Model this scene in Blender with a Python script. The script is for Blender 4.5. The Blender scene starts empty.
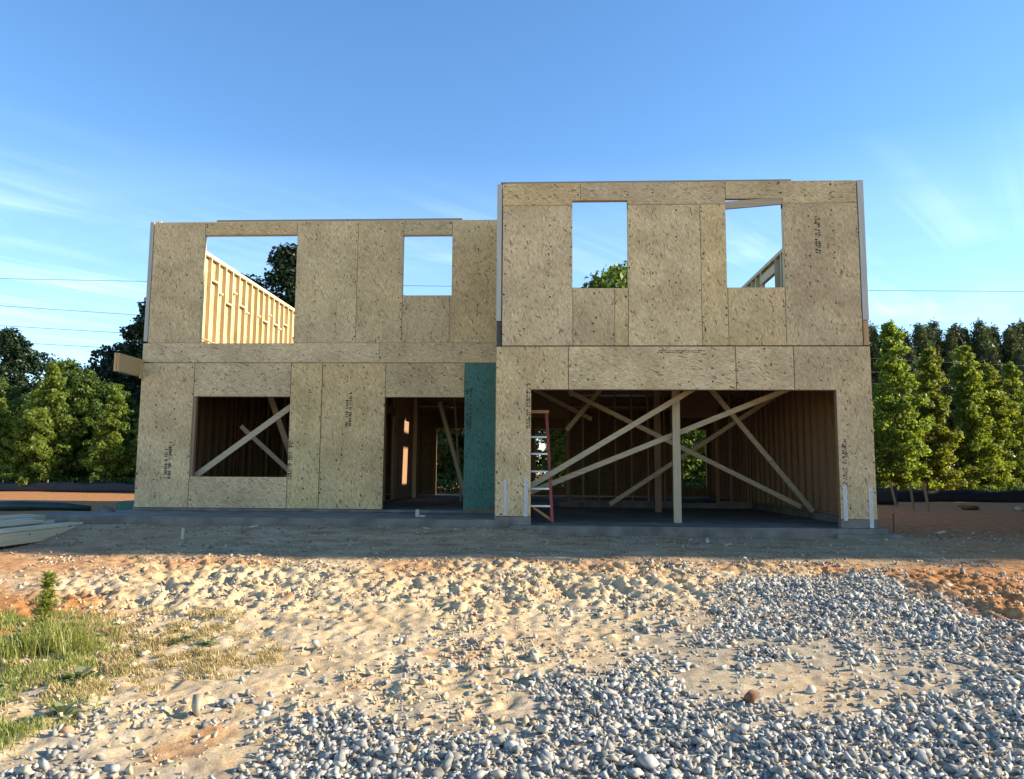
import bpy, bmesh, math, random
import numpy as np
from mathutils import Vector, Matrix

S = bpy.context.scene
COL = S.collection
rng = np.random.default_rng(7)
random.seed(7)
PI = math.pi

# ------------------------------------------------------------------ helpers
class MB:
    """collects boxes, bars, prisms and quads; build() links ONE mesh object"""
    def __init__(s):
        s.v = []; s.f = []; s.m = []
    def add(s, vs, fs, mi=0):
        b = len(s.v)
        s.v += [tuple(map(float, p)) for p in vs]
        for f in fs:
            s.f.append([i + b for i in f]); s.m.append(mi)
    def box(s, x0, x1, y0, y1, z0, z1, mi=0):
        vs = [(x0,y0,z0),(x1,y0,z0),(x1,y1,z0),(x0,y1,z0),(x0,y0,z1),(x1,y0,z1),(x1,y1,z1),(x0,y1,z1)]
        s.add(vs, [(0,3,2,1),(4,5,6,7),(0,1,5,4),(1,2,6,5),(2,3,7,6),(3,0,4,7)], mi)
    def bar(s, p0, p1, w, h, mi=0, up=(0,0,1), roll=0.0):
        p0 = Vector(p0); p1 = Vector(p1); d = (p1-p0).normalized()
        u = Vector(up)
        if abs(d.dot(u)) > .98: u = Vector((0,1,0))
        a = d.cross(u).normalized(); b = a.cross(d).normalized()
        if roll:
            a, b = a*math.cos(roll)+b*math.sin(roll), -a*math.sin(roll)+b*math.cos(roll)
        vs = []
        for p in (p0, p1):
            for sx, sy in ((-1,-1),(1,-1),(1,1),(-1,1)):
                vs.append(p + a*(sx*w/2) + b*(sy*h/2))
        s.add(vs, [(3,2,1,0),(4,5,6,7),(0,1,5,4),(1,2,6,5),(2,3,7,6),(3,0,4,7)], mi)
    def tube(s, pts, radii, n=8, mi=0):
        base = len(s.v); N = len(pts)
        for i, p in enumerate(pts):
            p = Vector(p)
            a = Vector(pts[max(0,i-1)]); c = Vector(pts[min(N-1,i+1)])
            d = (c-a).normalized()
            u = Vector((0,0,1)) if abs(d.z) < .95 else Vector((1,0,0))
            e = d.cross(u).normalized(); g = e.cross(d)
            for k in range(n):
                t = 2*PI*k/n
                q = p + (e*math.cos(t)+g*math.sin(t))*radii[i]
                s.v.append(tuple(q))
        for i in range(N-1):
            for k in range(n):
                s.f.append([base+i*n+k, base+i*n+(k+1)%n, base+(i+1)*n+(k+1)%n, base+(i+1)*n+k]); s.m.append(mi)
        s.f.append([base+k for k in range(n)][::-1]); s.m.append(mi)
        s.f.append([base+(N-1)*n+k for k in range(n)]); s.m.append(mi)
    def build(s, name, mats, parent=None, origin=None, smooth=False):
        me = bpy.data.meshes.new(name)
        o0 = Vector(origin) if origin is not None else Vector((0,0,0))
        me.from_pydata([tuple(Vector(p)-o0) for p in s.v], [], s.f)
        for m in (mats if isinstance(mats, (list, tuple)) else [mats]): me.materials.append(m)
        if any(s.m): me.polygons.foreach_set('material_index', s.m)
        if smooth: me.polygons.foreach_set('use_smooth', [True]*len(s.f))
        me.update()
        return link(name, me, parent, o0)

def link(name, me, parent=None, loc=(0,0,0)):
    o = bpy.data.objects.new(name, me); COL.objects.link(o)
    if parent is not None:
        o.parent = parent
        o.location = Vector(loc) - world_loc(parent)
    else: o.location = loc
    return o
def world_loc(o):
    v = Vector((0,0,0))
    while o is not None:
        v += o.location; o = o.parent
    return v
def empty(name, loc=(0,0,0)):
    o = bpy.data.objects.new(name, None); COL.objects.link(o); o.location = loc
    o.empty_display_size = .2
    return o
def tag(o, label=None, cat=None, group=None, kind=None):
    if label: o['label'] = label
    if cat: o['category'] = cat
    if group: o['group'] = group
    if kind: o['kind'] = kind
    return o
def np_mesh(name, V, F, mat, smooth=False):
    """V (n,3) array, F (m,k) array of equal-sided faces"""
    V = np.asarray(V, np.float32); F = np.asarray(F, np.int32)
    me = bpy.data.meshes.new(name); k = F.shape[1]
    me.vertices.add(len(V)); me.vertices.foreach_set('co', V.ravel())
    me.loops.add(F.size); me.loops.foreach_set('vertex_index', F.ravel())
    me.polygons.add(len(F))
    me.polygons.foreach_set('loop_start', np.arange(0, F.size, k, dtype=np.int32))
    me.polygons.foreach_set('loop_total', np.full(len(F), k, np.int32))
    if smooth: me.polygons.foreach_set('use_smooth', np.ones(len(F), bool))
    me.update(calc_edges=True); me.validate()
    for m in (mat if isinstance(mat, (list, tuple)) else [mat]): me.materials.append(m)
    return me

# ------------------------------------------------------------------ noise
def _h(ix, iy, seed):
    n = (ix.astype(np.int64)*374761393 + iy.astype(np.int64)*668265263 + seed*1442695041) & 0xffffffff
    n = ((n ^ (n >> 13))*1274126177) & 0xffffffff
    n = (n ^ (n >> 16)) & 0xffffffff
    return n/4294967295.0
def vnoise(x, y, seed=0):
    x = np.asarray(x, float); y = np.asarray(y, float)
    ix = np.floor(x); iy = np.floor(y); fx = x-ix; fy = y-iy
    fx = fx*fx*fx*(fx*(fx*6-15)+10); fy = fy*fy*fy*(fy*(fy*6-15)+10)
    a = _h(ix,iy,seed); b = _h(ix+1,iy,seed); c = _h(ix,iy+1,seed); d = _h(ix+1,iy+1,seed)
    return (a*(1-fx)+b*fx)*(1-fy)+(c*(1-fx)+d*fx)*fy
def fbm(x, y, sc, oct=4, seed=0, gain=.5):
    r = 0; a = 1; t = 0; ca, sa = math.cos(.6), math.sin(.6)
    for i in range(oct):
        r = r + a*vnoise(x/sc+17.3*i, y/sc-9.1*i, seed+i*31); t += a; a *= gain; sc = sc/2.03
        x, y = x*ca-y*sa, x*sa+y*ca
    return r/t
def smooth(a, b, x):
    t = np.clip((np.asarray(x, float)-a)/(b-a), 0, 1); return t*t*(3-2*t)
def inpoly_dist(x, y, poly):
    """signed distance, positive inside"""
    x = np.asarray(x, float); y = np.asarray(y, float)
    d = np.full(x.shape, 1e9); ins = np.zeros(x.shape, bool); n = len(poly)
    for i in range(n):
        ax, ay = poly[i]; bx, by = poly[(i+1) % n]
        ex, ey = bx-ax, by-ay
        t = np.clip(((x-ax)*ex+(y-ay)*ey)/(ex*ex+ey*ey+1e-12), 0, 1)
        d = np.minimum(d, np.hypot(x-ax-t*ex, y-ay-t*ey))
        c = ((ay > y) != (by > y)) & (x < (bx-ax)*(y-ay)/(by-ay+1e-12)+ax)
        ins ^= c
    return np.where(ins, d, -d)

# ------------------------------------------------------------------ materials
def new_mat(name):
    m = bpy.data.materials.new(name); m.use_nodes = True
    nt = m.node_tree; b = nt.nodes['Principled BSDF']
    return m, nt, b
def N(nt, typ, **kw):
    n = nt.nodes.new(typ)
    for k, v in kw.items():
        if k in n.inputs.keys(): n.inputs[k].default_value = v
        else: setattr(n, k, v)
    return n
def ramp(nt, fac, stops, interp='LINEAR'):
    r = nt.nodes.new('ShaderNodeValToRGB'); r.color_ramp.interpolation = interp
    e = r.color_ramp.elements
    while len(e) < len(stops): e.new(.5)
    for k, (p, c) in enumerate(stops):
        e[k].position = p; e[k].color = (*c, 1) if len(c) == 3 else c
    nt.links.new(fac, r.inputs[0]); return r.outputs[0]
def mix(nt, a, b, fac, blend='MIX'):
    n = nt.nodes.new('ShaderNodeMix'); n.data_type = 'RGBA'; n.blend_type = blend
    for sock, val in ((n.inputs[0], fac), (n.inputs[6], a), (n.inputs[7], b)):
        if hasattr(val, 'is_linked'): nt.links.new(val, sock)
        elif isinstance(val, (int, float)): sock.default_value = val
        else: sock.default_value = (*val, 1)
    return n.outputs[2]
def math_n(nt, op, a, b=0.0, c=None):
    n = nt.nodes.new('ShaderNodeMath'); n.operation = op
    for sock, val in zip(n.inputs, (a, b, c)):
        if val is None: continue
        if hasattr(val, 'is_linked'): nt.links.new(val, sock)
        else: sock.default_value = val
    return n.outputs[0]
def plain(name, col, rough=.7, metal=0.0, var=.12, sc=8.0):
    m, nt, b = new_mat(name)
    tc = N(nt, 'ShaderNodeTexCoord'); nz = N(nt, 'ShaderNodeTexNoise', Scale=sc, Detail=5.0)
    nt.links.new(tc.outputs['Object'], nz.inputs['Vector'])
    lo = tuple(c*(1-var) for c in col); hi = tuple(min(1, c*(1+var)) for c in col)
    nt.links.new(ramp(nt, nz.outputs[0], [(.3, lo), (.7, hi)]), b.inputs['Base Color'])
    b.inputs['Roughness'].default_value = rough; b.inputs['Metallic'].default_value = metal
    return m

def osb(name, rot90=False, tint=(1,1,1), dark=1.0):
    """oriented strand board: flakes of wood at several angles"""
    m, nt, b = new_mat(name)
    tc = N(nt, 'ShaderNodeTexCoord'); oi = N(nt, 'ShaderNodeObjectInfo')
    sep = N(nt, 'ShaderNodeSeparateXYZ'); nt.links.new(tc.outputs['Object'], sep.inputs[0])
    u = math_n(nt, 'ADD', sep.outputs[0], sep.outputs[1])
    u = math_n(nt, 'ADD', u, math_n(nt, 'MULTIPLY', oi.outputs['Random'], 37.0))
    w = math_n(nt, 'ADD', sep.outputs[2], math_n(nt, 'MULTIPLY', oi.outputs['Random'], 91.0))
    cb = N(nt, 'ShaderNodeCombineXYZ')
    nt.links.new(w if rot90 else u, cb.inputs[0]); nt.links.new(u if rot90 else w, cb.inputs[1])
    col = None
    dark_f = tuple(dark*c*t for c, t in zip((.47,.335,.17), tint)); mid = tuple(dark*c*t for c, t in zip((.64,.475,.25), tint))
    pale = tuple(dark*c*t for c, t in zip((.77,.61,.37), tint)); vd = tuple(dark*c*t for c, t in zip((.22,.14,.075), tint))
    vals = []
    for k, (ang, sx, sy) in enumerate(((2, 62, 12), (19, 66, 13), (-13, 60, 12), (-42, 64, 15))):
        mp = N(nt, 'ShaderNodeMapping'); mp.inputs['Rotation'].default_value = (0, 0, math.radians(ang)); mp.inputs['Location'].default_value = (k*3.1, k*7.7, 0)
        nt.links.new(cb.outputs[0], mp.inputs[0])
        mp2 = N(nt, 'ShaderNodeMapping'); mp2.inputs['Scale'].default_value = (sx, sy, 1)
        nt.links.new(mp.outputs[0], mp2.inputs[0])
        v = N(nt, 'ShaderNodeTexVoronoi', voronoi_dimensions='2D'); v.inputs['Scale'].default_value = 1; v.inputs['Randomness'].default_value = 1
        nt.links.new(mp2.outputs[0], v.inputs['Vector'])
        s2 = N(nt, 'ShaderNodeSeparateColor'); nt.links.new(v.outputs['Color'], s2.inputs[0])
        vals.append((s2.outputs[0], s2.outputs[1], v.outputs['Distance']))
    cur = vals[0][0]
    for k in range(1, 4):       # a flake of a layer covers the one below where its second random value says so
        g = math_n(nt, 'GREATER_THAN', vals[k][1], (.5, .62, .72)[k-1])
        a = math_n(nt, 'MULTIPLY', cur, math_n(nt, 'SUBTRACT', 1.0, g)); c = math_n(nt, 'MULTIPLY', vals[k][0], g)
        cur = math_n(nt, 'ADD', a, c)
    c1 = ramp(nt, cur, [(0, vd), (.008, vd), (.035, dark_f), (.34, mid), (.72, mid), (1, pale)])
    gr = N(nt, 'ShaderNodeTexNoise', Scale=1.0, Detail=3.0, noise_dimensions='2D')
    mp3 = N(nt, 'ShaderNodeMapping'); mp3.inputs['Scale'].default_value = (120, 14, 1); nt.links.new(cb.outputs[0], mp3.inputs[0]); nt.links.new(mp3.outputs[0], gr.inputs['Vector'])
    c2 = mix(nt, c1, ramp(nt, gr.outputs[0], [(.3, (.62,.60,.57)), (.7, (1.12,1.12,1.12))]), .7, 'MULTIPLY')
    big = N(nt, 'ShaderNodeTexNoise', Scale=1.3, Detail=5.0, noise_dimensions='2D'); nt.links.new(cb.outputs[0], big.inputs['Vector'])
    c3 = mix(nt, c2, ramp(nt, big.outputs[0], [(.32, (.80,.78,.76)), (.55, (1,1,1)), (.72, (1.10,1.09,1.06))]), .9, 'MULTIPLY')
    hs = N(nt, 'ShaderNodeHueSaturation'); nt.links.new(c3, hs.inputs['Color'])
    nt.links.new(math_n(nt, 'ADD', math_n(nt, 'MULTIPLY', oi.outputs['Random'], .15), .925), hs.inputs['Value'])
    nt.links.new(math_n(nt, 'ADD', math_n(nt, 'MULTIPLY', math_n(nt, 'FRACT', math_n(nt, 'MULTIPLY', oi.outputs['Random'], 13.7)), .007), .4935), hs.inputs['Hue'])
    nt.links.new(math_n(nt, 'ADD', math_n(nt, 'MULTIPLY', math_n(nt, 'FRACT', math_n(nt, 'MULTIPLY', oi.outputs['Random'], 7.3)), .14), .98), hs.inputs['Saturation'])
    nt.links.new(hs.outputs[0], b.inputs['Base Color'])
    b.inputs['Roughness'].default_value = .75
    bp = N(nt, 'ShaderNodeBump'); bp.inputs['Strength'].default_value = .25; bp.inputs['Distance'].default_value = .004
    nt.links.new(cur, bp.inputs['Height']); nt.links.new(bp.outputs[0], b.inputs['Normal'])
    return m

def lumber(name, col, axis='z', var=.22, sat=1.0):
    m, nt, b = new_mat(name)
    tc = N(nt, 'ShaderNodeTexCoord'); oi = N(nt, 'ShaderNodeObjectInfo'); ge = N(nt, 'ShaderNodeNewGeometry')
    sc = {'z': (45,45,2.0), 'x': (2.0,45,45), 'y': (45,2.0,45)}[axis]
    mp = N(nt, 'ShaderNodeMapping'); mp.inputs['Scale'].default_value = sc
    nt.links.new(tc.outputs['Object'], mp.inputs[0])
    ad = N(nt, 'ShaderNodeVectorMath', operation='ADD'); nt.links.new(mp.outputs[0], ad.inputs[0])
    cb = N(nt, 'ShaderNodeCombineXYZ'); nt.links.new(math_n(nt, 'MULTIPLY', oi.outputs['Random'], 50.0), cb.inputs[0]); nt.links.new(math_n(nt, 'MULTIPLY', ge.outputs['Random Per Island'], 70.0), cb.inputs[1])
    nt.links.new(cb.outputs[0], ad.inputs[1])
    nz = N(nt, 'ShaderNodeTexNoise', Scale=1.0, Detail=4.0); nt.links.new(ad.outputs[0], nz.inputs['Vector'])
    lo = tuple(c*(1-var) for c in col); hi = tuple(c*(1+var*.6) for c in col)
    c1 = ramp(nt, nz.outputs[0], [(.25, lo), (.5, col), (.75, hi)])
    kn = N(nt, 'ShaderNodeTexVoronoi'); kn.inputs['Scale'].default_value = 2.6; nt.links.new(tc.outputs['Object'], kn.inputs['Vector'])
    c2 = mix(nt, tuple(c*.35 for c in col), c1, ramp(nt, kn.outputs['Distance'], [(.03, (0,0,0)), (.07, (1,1,1))]))
    hs = N(nt, 'ShaderNodeHueSaturation'); hs.inputs['Saturation'].default_value = sat
    nt.links.new(c2, hs.inputs['Color'])
    nt.links.new(math_n(nt, 'ADD', math_n(nt, 'MULTIPLY', math_n(nt, 'ADD', oi.outputs['Random'], ge.outputs['Random Per Island']), .22), .78), hs.inputs['Value'])
    nt.links.new(hs.outputs[0], b.inputs['Base Color']); b.inputs['Roughness'].default_value = .7
    return m

def leaf_mat(name, c0, c1, trans=.35, rough=.5):
    m, nt, b = new_mat(name)
    ge = N(nt, 'ShaderNodeNewGeometry'); oi = N(nt, 'ShaderNodeObjectInfo')
    col = ramp(nt, ge.outputs['Random Per Island'], [(0, c0), (1, c1)])
    hs = N(nt, 'ShaderNodeHueSaturation'); nt.links.new(col, hs.inputs['Color'])
    nt.links.new(math_n(nt, 'ADD', math_n(nt, 'MULTIPLY', oi.outputs['Random'], .3), .85), hs.inputs['Value'])
    nt.links.new(math_n(nt, 'ADD', math_n(nt, 'MULTIPLY', oi.outputs['Random'], .03), .485), hs.inputs['Hue'])
    nt.links.new(hs.outputs[0], b.inputs['Base Color']); b.inputs['Roughness'].default_value = rough
    b.inputs['Specular IOR Level'].default_value = .3
    tr = N(nt, 'ShaderNodeBsdfTranslucent')
    tcol = mix(nt, hs.outputs[0], (1.5, 1.35, .5), 1.0, 'MULTIPLY'); nt.links.new(tcol, tr.inputs[0])
    mx = N(nt, 'ShaderNodeMixShader'); mx.inputs[0].default_value = trans
    nt.links.new(b.outputs[0], mx.inputs[1]); nt.links.new(tr.outputs[0], mx.inputs[2])
    nt.links.new(mx.outputs[0], nt.nodes['Material Output'].inputs[0])
    return m

M = {}
M['osb_v'] = osb('osb_upright')
M['osb_h'] = osb('osb_lying', rot90=True)
M['zip'] = osb('green_sheathing', tint=(.13,.43,.64), dark=.95)
M['osb_dark'] = osb('osb_dim', dark=.5, tint=(1,.9,.8))  # strand board with the lower storey's interior shade put into its colour
M['nail'] = plain('nail_mark', (.035,.024,.016), .8)
M['ink'] = plain('stamp_ink', (.035,.032,.028), .8)
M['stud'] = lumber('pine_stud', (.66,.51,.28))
M['stud_dim'] = lumber('reddish_dim_stud', (.29,.165,.09))  # reddish lumber, darkened further to deepen the lower floor's shade
M['plate_dim'] = lumber('reddish_dim_plate', (.27,.16,.09), 'x')  # same reddish wood for plates and joists, interior shade in the colour
M['stud_y'] = lumber('pine_plate', (.64,.50,.29), 'y')
M['stud_x'] = lumber('pine_plate_across', (.58,.43,.25), 'x')
M['brace'] = lumber('pine_brace', (.41,.325,.205), 'x', .3)
M['weathered'] = lumber('weathered_stud', (.42,.40,.35), 'z', .15)
M['cap'] = lumber('grey_cap_plate', (.27,.215,.145), 'x', .15)
M['grey_board'] = lumber('weathered_board', (.47,.40,.28), 'y', .25)
M['tan_board'] = lumber('fresh_board', (.54,.44,.28), 'y', .25)
M['beam'] = lumber('laminated_beam', (.50,.31,.13), 'y', .15)
M['concrete'] = plain('concrete', (.165,.145,.12), .85, 0, .40, 3)
M['steel'] = plain('galvanised_steel', (.46,.47,.47), .5, .5, .12, 30)
M['dark_metal'] = plain('dark_metal', (.045,.05,.055), .5, .3)
M['alu'] = plain('aluminium', (.70,.71,.72), .4, .5, .08)
M['fibreglass'] = plain('red_fibreglass', (.36,.045,.03), .45, 0, .1)
M['orange'] = plain('orange_plastic', (.55,.25,.09), .5, 0, .1)
M['fabric'] = plain('black_fabric', (.010,.012,.022), .6, 0, .4, 3)
M['post'] = lumber('pine_post', (.43,.345,.22), 'z', .3)
M['stake'] = lumber('stake_wood', (.36,.25,.15))
M['tarp'] = plain('dark_green_wrap', (.012,.035,.034), .5, 0, .3, 5)
M['white_stake'] = plain('white_paint', (.75,.75,.72), .6)
M['wire'] = plain('power_cable', (.05,.055,.065), .6)
M['rust'] = plain('rusty_rebar', (.16,.075,.04), .8)
M['bark'] = plain('bark', (.10,.075,.055), .9, 0, .3, 12)
M['pine_bark'] = plain('pine_bark', (.13,.09,.065), .9, 0, .3, 8)
M['rock'] = plain('grey_rock', (.33,.33,.32), .85, 0, .3, 14)
M['sand_rock'] = plain('sandy_rock', (.42,.34,.23), .9, 0, .25, 14)
M['dark_rock'] = plain('dark_brown_rock', (.13,.115,.095), .9, 0, .4, 9)
M['brown_rock'] = plain('rusty_brown_rock', (.16,.075,.04), .9, 0, .35, 20)
M['dry_leaf'] = plain('dry_leaf', (.62,.30,.05), .7)
M['leaf_sap'] = leaf_mat('sapling_leaf', (.10,.15,.020), (.25,.32,.07), .54)
M['leaf_oak'] = leaf_mat('broadleaf', (.055,.095,.018), (.13,.185,.042), .38)
M['leaf_dark'] = leaf_mat('dark_broadleaf', (.012,.026,.010), (.026,.050,.016), .12)
M['leaf_pine'] = leaf_mat('pine_needles', (.040,.062,.026), (.10,.13,.055), .2)
M['leaf_under'] = leaf_mat('undergrowth_leaf', (.030,.065,.014), (.080,.13,.034), .3)
M['leaf_weed'] = leaf_mat('weed_leaf', (.22,.30,.06), (.36,.42,.11), .45)
M['blade'] = leaf_mat('grass_blade', (.13,.19,.045), (.42,.40,.13), .35)
M['straw'] = leaf_mat('straw_blade', (.38,.29,.12), (.66,.55,.29), .25)
M['broadweed'] = leaf_mat('pale_broad_leaf', (.15,.20,.10), (.34,.38,.20), .25)

# ------------------------------------------------------------------ ground
GRAVEL = [(-3.3,3.2),(-2.93,4.19),(-2.76,4.45),(-2.17,4.33),(-1.68,4.36),(-1.42,4.59),(-1.3,4.99),(-0.97,4.94),(-0.73,4.77),(-0.4,4.82),(-0.22,4.83),(-0.04,5.59),(0.22,5.77),(0.42,6.22),(.87,6.7),(1.43,7.92),(1.91,9.01),(2.55,9.55),(4.05,9.6),(4.2,8.7),(4.2,7.7),(6.0,6.2),(6.5,3.2)]
CLAY_L = [(-7.5,8.3),(-5.6,8.15),(-4.7,7.75),(-3.96,6.5),(-4.44,6.2),(-7,6.0)]
CLAY_R = [(1.9,9.75),(4.2,10.2),(5.5,12.5),(14,13),(14,5),(5.0,6.2),(3.9,6.9),(4.1,8.3),(3.9,9.5)]
GRASS = [(-5.5,6.2),(-5.2,7.7),(-4.17,7.04),(-3.34,5.94),(-2.85,4.81),(-2.9,4.3),(-3.6,3.8),(-6,4.2)]
STRAW = [(-4.26,7.0),(-3.17,7.1),(-2.42,5.99),(-3.02,5.3),(-3.6,5.2)]
def base_z(x, y):
    y = np.asarray(y, float); x = np.asarray(x, float)
    z = -.28-.076*np.clip(12.2-y, 0, 9.0)
    z = z+.10*smooth(10.9, 12.2, y)*smooth(.6, -.6, x)*smooth(-11, -8.5, x)*(1-smooth(12.6, 15, y))
    return z
def worley(x, y, sc, seed):
    x = x/sc; y = y/sc; ix = np.floor(x); iy = np.floor(y); f1 = np.full(x.shape, 9.0); f2 = f1.copy()
    for di in (-1, 0, 1):
        for dj in (-1, 0, 1):
            cx, cy = ix+di, iy+dj
            d = np.hypot(cx+_h(cx, cy, seed)-x, cy+_h(cx, cy, seed+7)-y)
            f2 = np.minimum(f2, np.maximum(f1, d)); f1 = np.minimum(f1, d)
    return f1, f2
_r = np.random.default_rng(77)
PRINTS = [(_r.uniform(-4.2, 3.6), _r.uniform(4.4, 10.0), _r.normal(0, .5)+(PI/2 if _r.random() < .75 else .4), _r.uniform(.012, .034)) for _ in range(230)]
def prints(x, y):
    z = np.zeros(np.shape(x))
    for (px_, py_, a, d) in PRINTS:
        m = (abs(x-px_) < .32) & (abs(y-py_) < .32)
        if not np.any(m): continue
        dx, dy = x[m]-px_, y[m]-py_; u = dx*math.cos(a)+dy*math.sin(a); v = -dx*math.sin(a)+dy*math.cos(a)
        q = np.hypot(u/.145, v/(.052+.012*np.sign(u)*np.minimum(1, abs(u)/.1)))
        z[m] += -d*(1-smooth(.75, 1.0, q))+.45*d*np.exp(-((q-1.28)/.22)**2)
    return z
def lumps(x, y):
    x = np.asarray(x, float); y = np.asarray(y, float)
    near = smooth(3.0, 4.0, y)*(1-smooth(9.9, 10.5, y+.25*(fbm(x, y, .8, 2, 91)-.5)))*(1-smooth(7, 9, abs(x)))
    gd = inpoly_dist(x, y, GRAVEL)
    gr = smooth(-.3, .3, gd)
    wx = x+.25*(fbm(x, y, .5, 2, 5)-.5); wy = y+.25*(fbm(x, y, .5, 2, 6)-.5)
    a = fbm(wx*.8, wy, .55, 3, 11)-.5
    r1 = 1-abs(2*fbm(wx*.75, wy, .27, 3, 21)-1)          # rounded ridges: trodden sand
    c = fbm(x, y, .11, 3, 41)-.5
    c2 = (1-abs(2*fbm(wx, wy, .13, 2, 43)-1))-.75
    pits = smooth(.60, .72, fbm(wx, wy, .22, 2, 61))
    f1, f2 = worley(wx, wy, .15, 5); g1, g2 = worley(wx+.3, wy, .075, 9)
    clod = smooth(.0, .35, f2-f1)*(.55-f1)*smooth(.42, .6, fbm(x, y, .6, 2, 95)); clod2 = smooth(0, .3, g2-g1)*(.5-g1)*smooth(.45, .6, fbm(x, y, .45, 2, 96))
    z = .10*a + .050*(r1-.75) + .070*c + .025*c2 - .04*pits + .052*clod + .045*clod2 + 1.3*prints(x, y) + .03*(fbm(x, y, .06, 2, 47)-.5)
    track = np.sin((x+.15*y)*2*PI/.17+3*fbm(x, y, .6, 2, 71))*smooth(.5, .62, fbm(x, y*.5, .9, 2, 72))
    z = z + .008*track
    amp = near*(1-.62*gr)*(.35+.9*smooth(.3, .7, fbm(x, y, 2.2, 2, 81)))
    mild = .045*(fbm(x, y, .35, 5, 51, .6)-.5)*smooth(9.5, 10.5, y)*(1-smooth(12, 13, y)) + .07*(fbm(x, y, 1.1, 5, 52)-.5)*smooth(5.4, 6.4, abs(x-0))*(1-smooth(14, 40, abs(x)))*smooth(4, 9, y)
    far = .12*(fbm(x, y, 2.5, 4, 53)-.5)*smooth(24, 27, y)
    return z*amp+mild+far
def ground_z(x, y): return base_z(x, y)+lumps(x, y)

def axis(dense0, dense1, step, lo, hi, grow=1.13):
    a = list(np.arange(dense0, dense1, step)); s = step; v = dense1
    while v < hi: a.append(v); s = min(s*grow, 40); v += s
    a.append(hi); s = step; v = dense0-step; b = []
    while v > lo: b.append(v); s = min(s*grow, 40); v -= s
    b.append(lo)
    return np.array(b[::-1]+a)
gx = axis(-6.6, 6.4, .026, -600, 600); gy = axis(3.4, 10.7, .022, -60, 900)
X, Y = np.meshgrid(gx, gy)
Z = ground_z(X, Y)
under = (X > -7.6)&(X < 5.0)&(Y > 12.8)&(Y < 24.0)
Z = np.where(under, -.45, Z)
nx, ny = len(gx), len(gy)
idx = np.arange(nx*ny).reshape(ny, nx)
F = np.stack([idx[:-1,:-1], idx[:-1,1:], idx[1:,1:], idx[1:,:-1]], -1).reshape(-1, 4)
def ground_material():
    m, nt, b = new_mat('earth')
    at = N(nt, 'ShaderNodeVertexColor', layer_name='zones'); sp = N(nt, 'ShaderNodeSeparateColor'); nt.links.new(at.outputs[0], sp.inputs[0])
    tc = N(nt, 'ShaderNodeTexCoord')
    def nz(sc, det=6.0, dist=0.0, stretch=None):
        n = N(nt, 'ShaderNodeTexNoise', Scale=sc, Detail=det, Distortion=dist, Roughness=.65)
        if stretch:
            mp = N(nt, 'ShaderNodeMapping'); mp.inputs['Scale'].default_value = stretch; nt.links.new(tc.outputs['Object'], mp.inputs[0]); nt.links.new(mp.outputs[0], n.inputs['Vector'])
        else: nt.links.new(tc.outputs['Object'], n.inputs['Vector'])
        return n.outputs[0]
    n1, n2, n3 = nz(1.3), nz(9.0), nz(60.0, 4.0)
    sand = ramp(nt, n2, [(.3, (.42,.315,.18)), (.5, (.56,.435,.27)), (.7, (.66,.54,.37))])
    sand = mix(nt, sand, ramp(nt, n1, [(.35, (.95,.88,.79)), (.6, (1,1,1))]), 1.0, 'MULTIPLY')
    clay = ramp(nt, n2, [(.3, (.29,.115,.038)), (.55, (.45,.21,.078)), (.75, (.58,.365,.18))])
    drive = ramp(nt, nz(3.0, 9.0, .2, (.6,1.3,1)), [(.3, (.24,.15,.078)), (.5, (.39,.27,.155)), (.7, (.52,.395,.25))])
    dust = ramp(nt, n2, [(.3, (.11,.105,.095)), (.55, (.25,.235,.205)), (.75, (.44,.39,.31))])
    c = mix(nt, sand, clay, sp.outputs[0]); c = mix(nt, c, drive, sp.outputs[2]); c = mix(nt, c, dust, sp.outputs[1])
    c = mix(nt, c, ramp(nt, nz(22.0, 5.0), [(.3, (.80,.79,.78)), (.65, (1.05,1.05,1.05))]), .8, 'MULTIPLY')
    c = mix(nt, c, ramp(nt, n3, [(.3, (.72,.70,.68)), (.6, (1.08,1.08,1.08))]), .8, 'MULTIPLY')
    nt.links.new(c, b.inputs['Base Color']); b.inputs['Roughness'].default_value = .95; b.inputs['Specular IOR Level'].default_value = .15
    bp = N(nt, 'ShaderNodeBump'); bp.inputs['Strength'].default_value = .6; bp.inputs['Distance'].default_value = .012
    nt.links.new(math_n(nt, 'ADD', n2, math_n(nt, 'MULTIPLY', n3, .6)), bp.inputs['Height']); nt.links.new(bp.outputs[0], b.inputs['Normal'])
    return m
gm = np_mesh('ground', np.stack([X, Y, Z], -1).reshape(-1, 3), F, ground_material(), smooth=True)
nzs = fbm(X, Y, .9, 4, 201)-.5
cl = np.maximum(smooth(-.5, .3, inpoly_dist(X, Y, CLAY_L)+.9*nzs), smooth(-.5, .4, inpoly_dist(X, Y, CLAY_R)+1.0*nzs))
far_clay = smooth(12.5, 16, Y+1.5*nzs)
left_clay = .75*smooth(3.6, 6.2, -X+2*nzs)*smooth(8.0, 9.5, Y)
right_clay = smooth(4.6, 6.2, X+1.5*nzs)*smooth(7.5, 9.5, Y)
band = .7*smooth(.46, .62, fbm(X, Y, 1.4, 4, 203))*smooth(8.3, 9.8, Y)*(1-smooth(10.2, 10.8, Y))
spots = .6*smooth(.70, .80, fbm(X, Y, .7, 3, 205))
clay = np.clip(np.maximum.reduce([cl, far_clay, left_clay, right_clay, band, spots]), 0, 1)
grav = smooth(-.25, .35, inpoly_dist(X, Y, GRAVEL)+.8*nzs)*(1-.75*np.exp(-(((X-1.75)/.75)**2+((Y-5.6)/.55)**2)))
drive = smooth(9.7, 10.4, Y+.5*nzs)*(1-smooth(12.6, 13.6, Y))*(1-.75*smooth(4.4, 6.5, X+1.2*nzs))*(1-.35*smooth(4, 6, -X))
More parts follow.
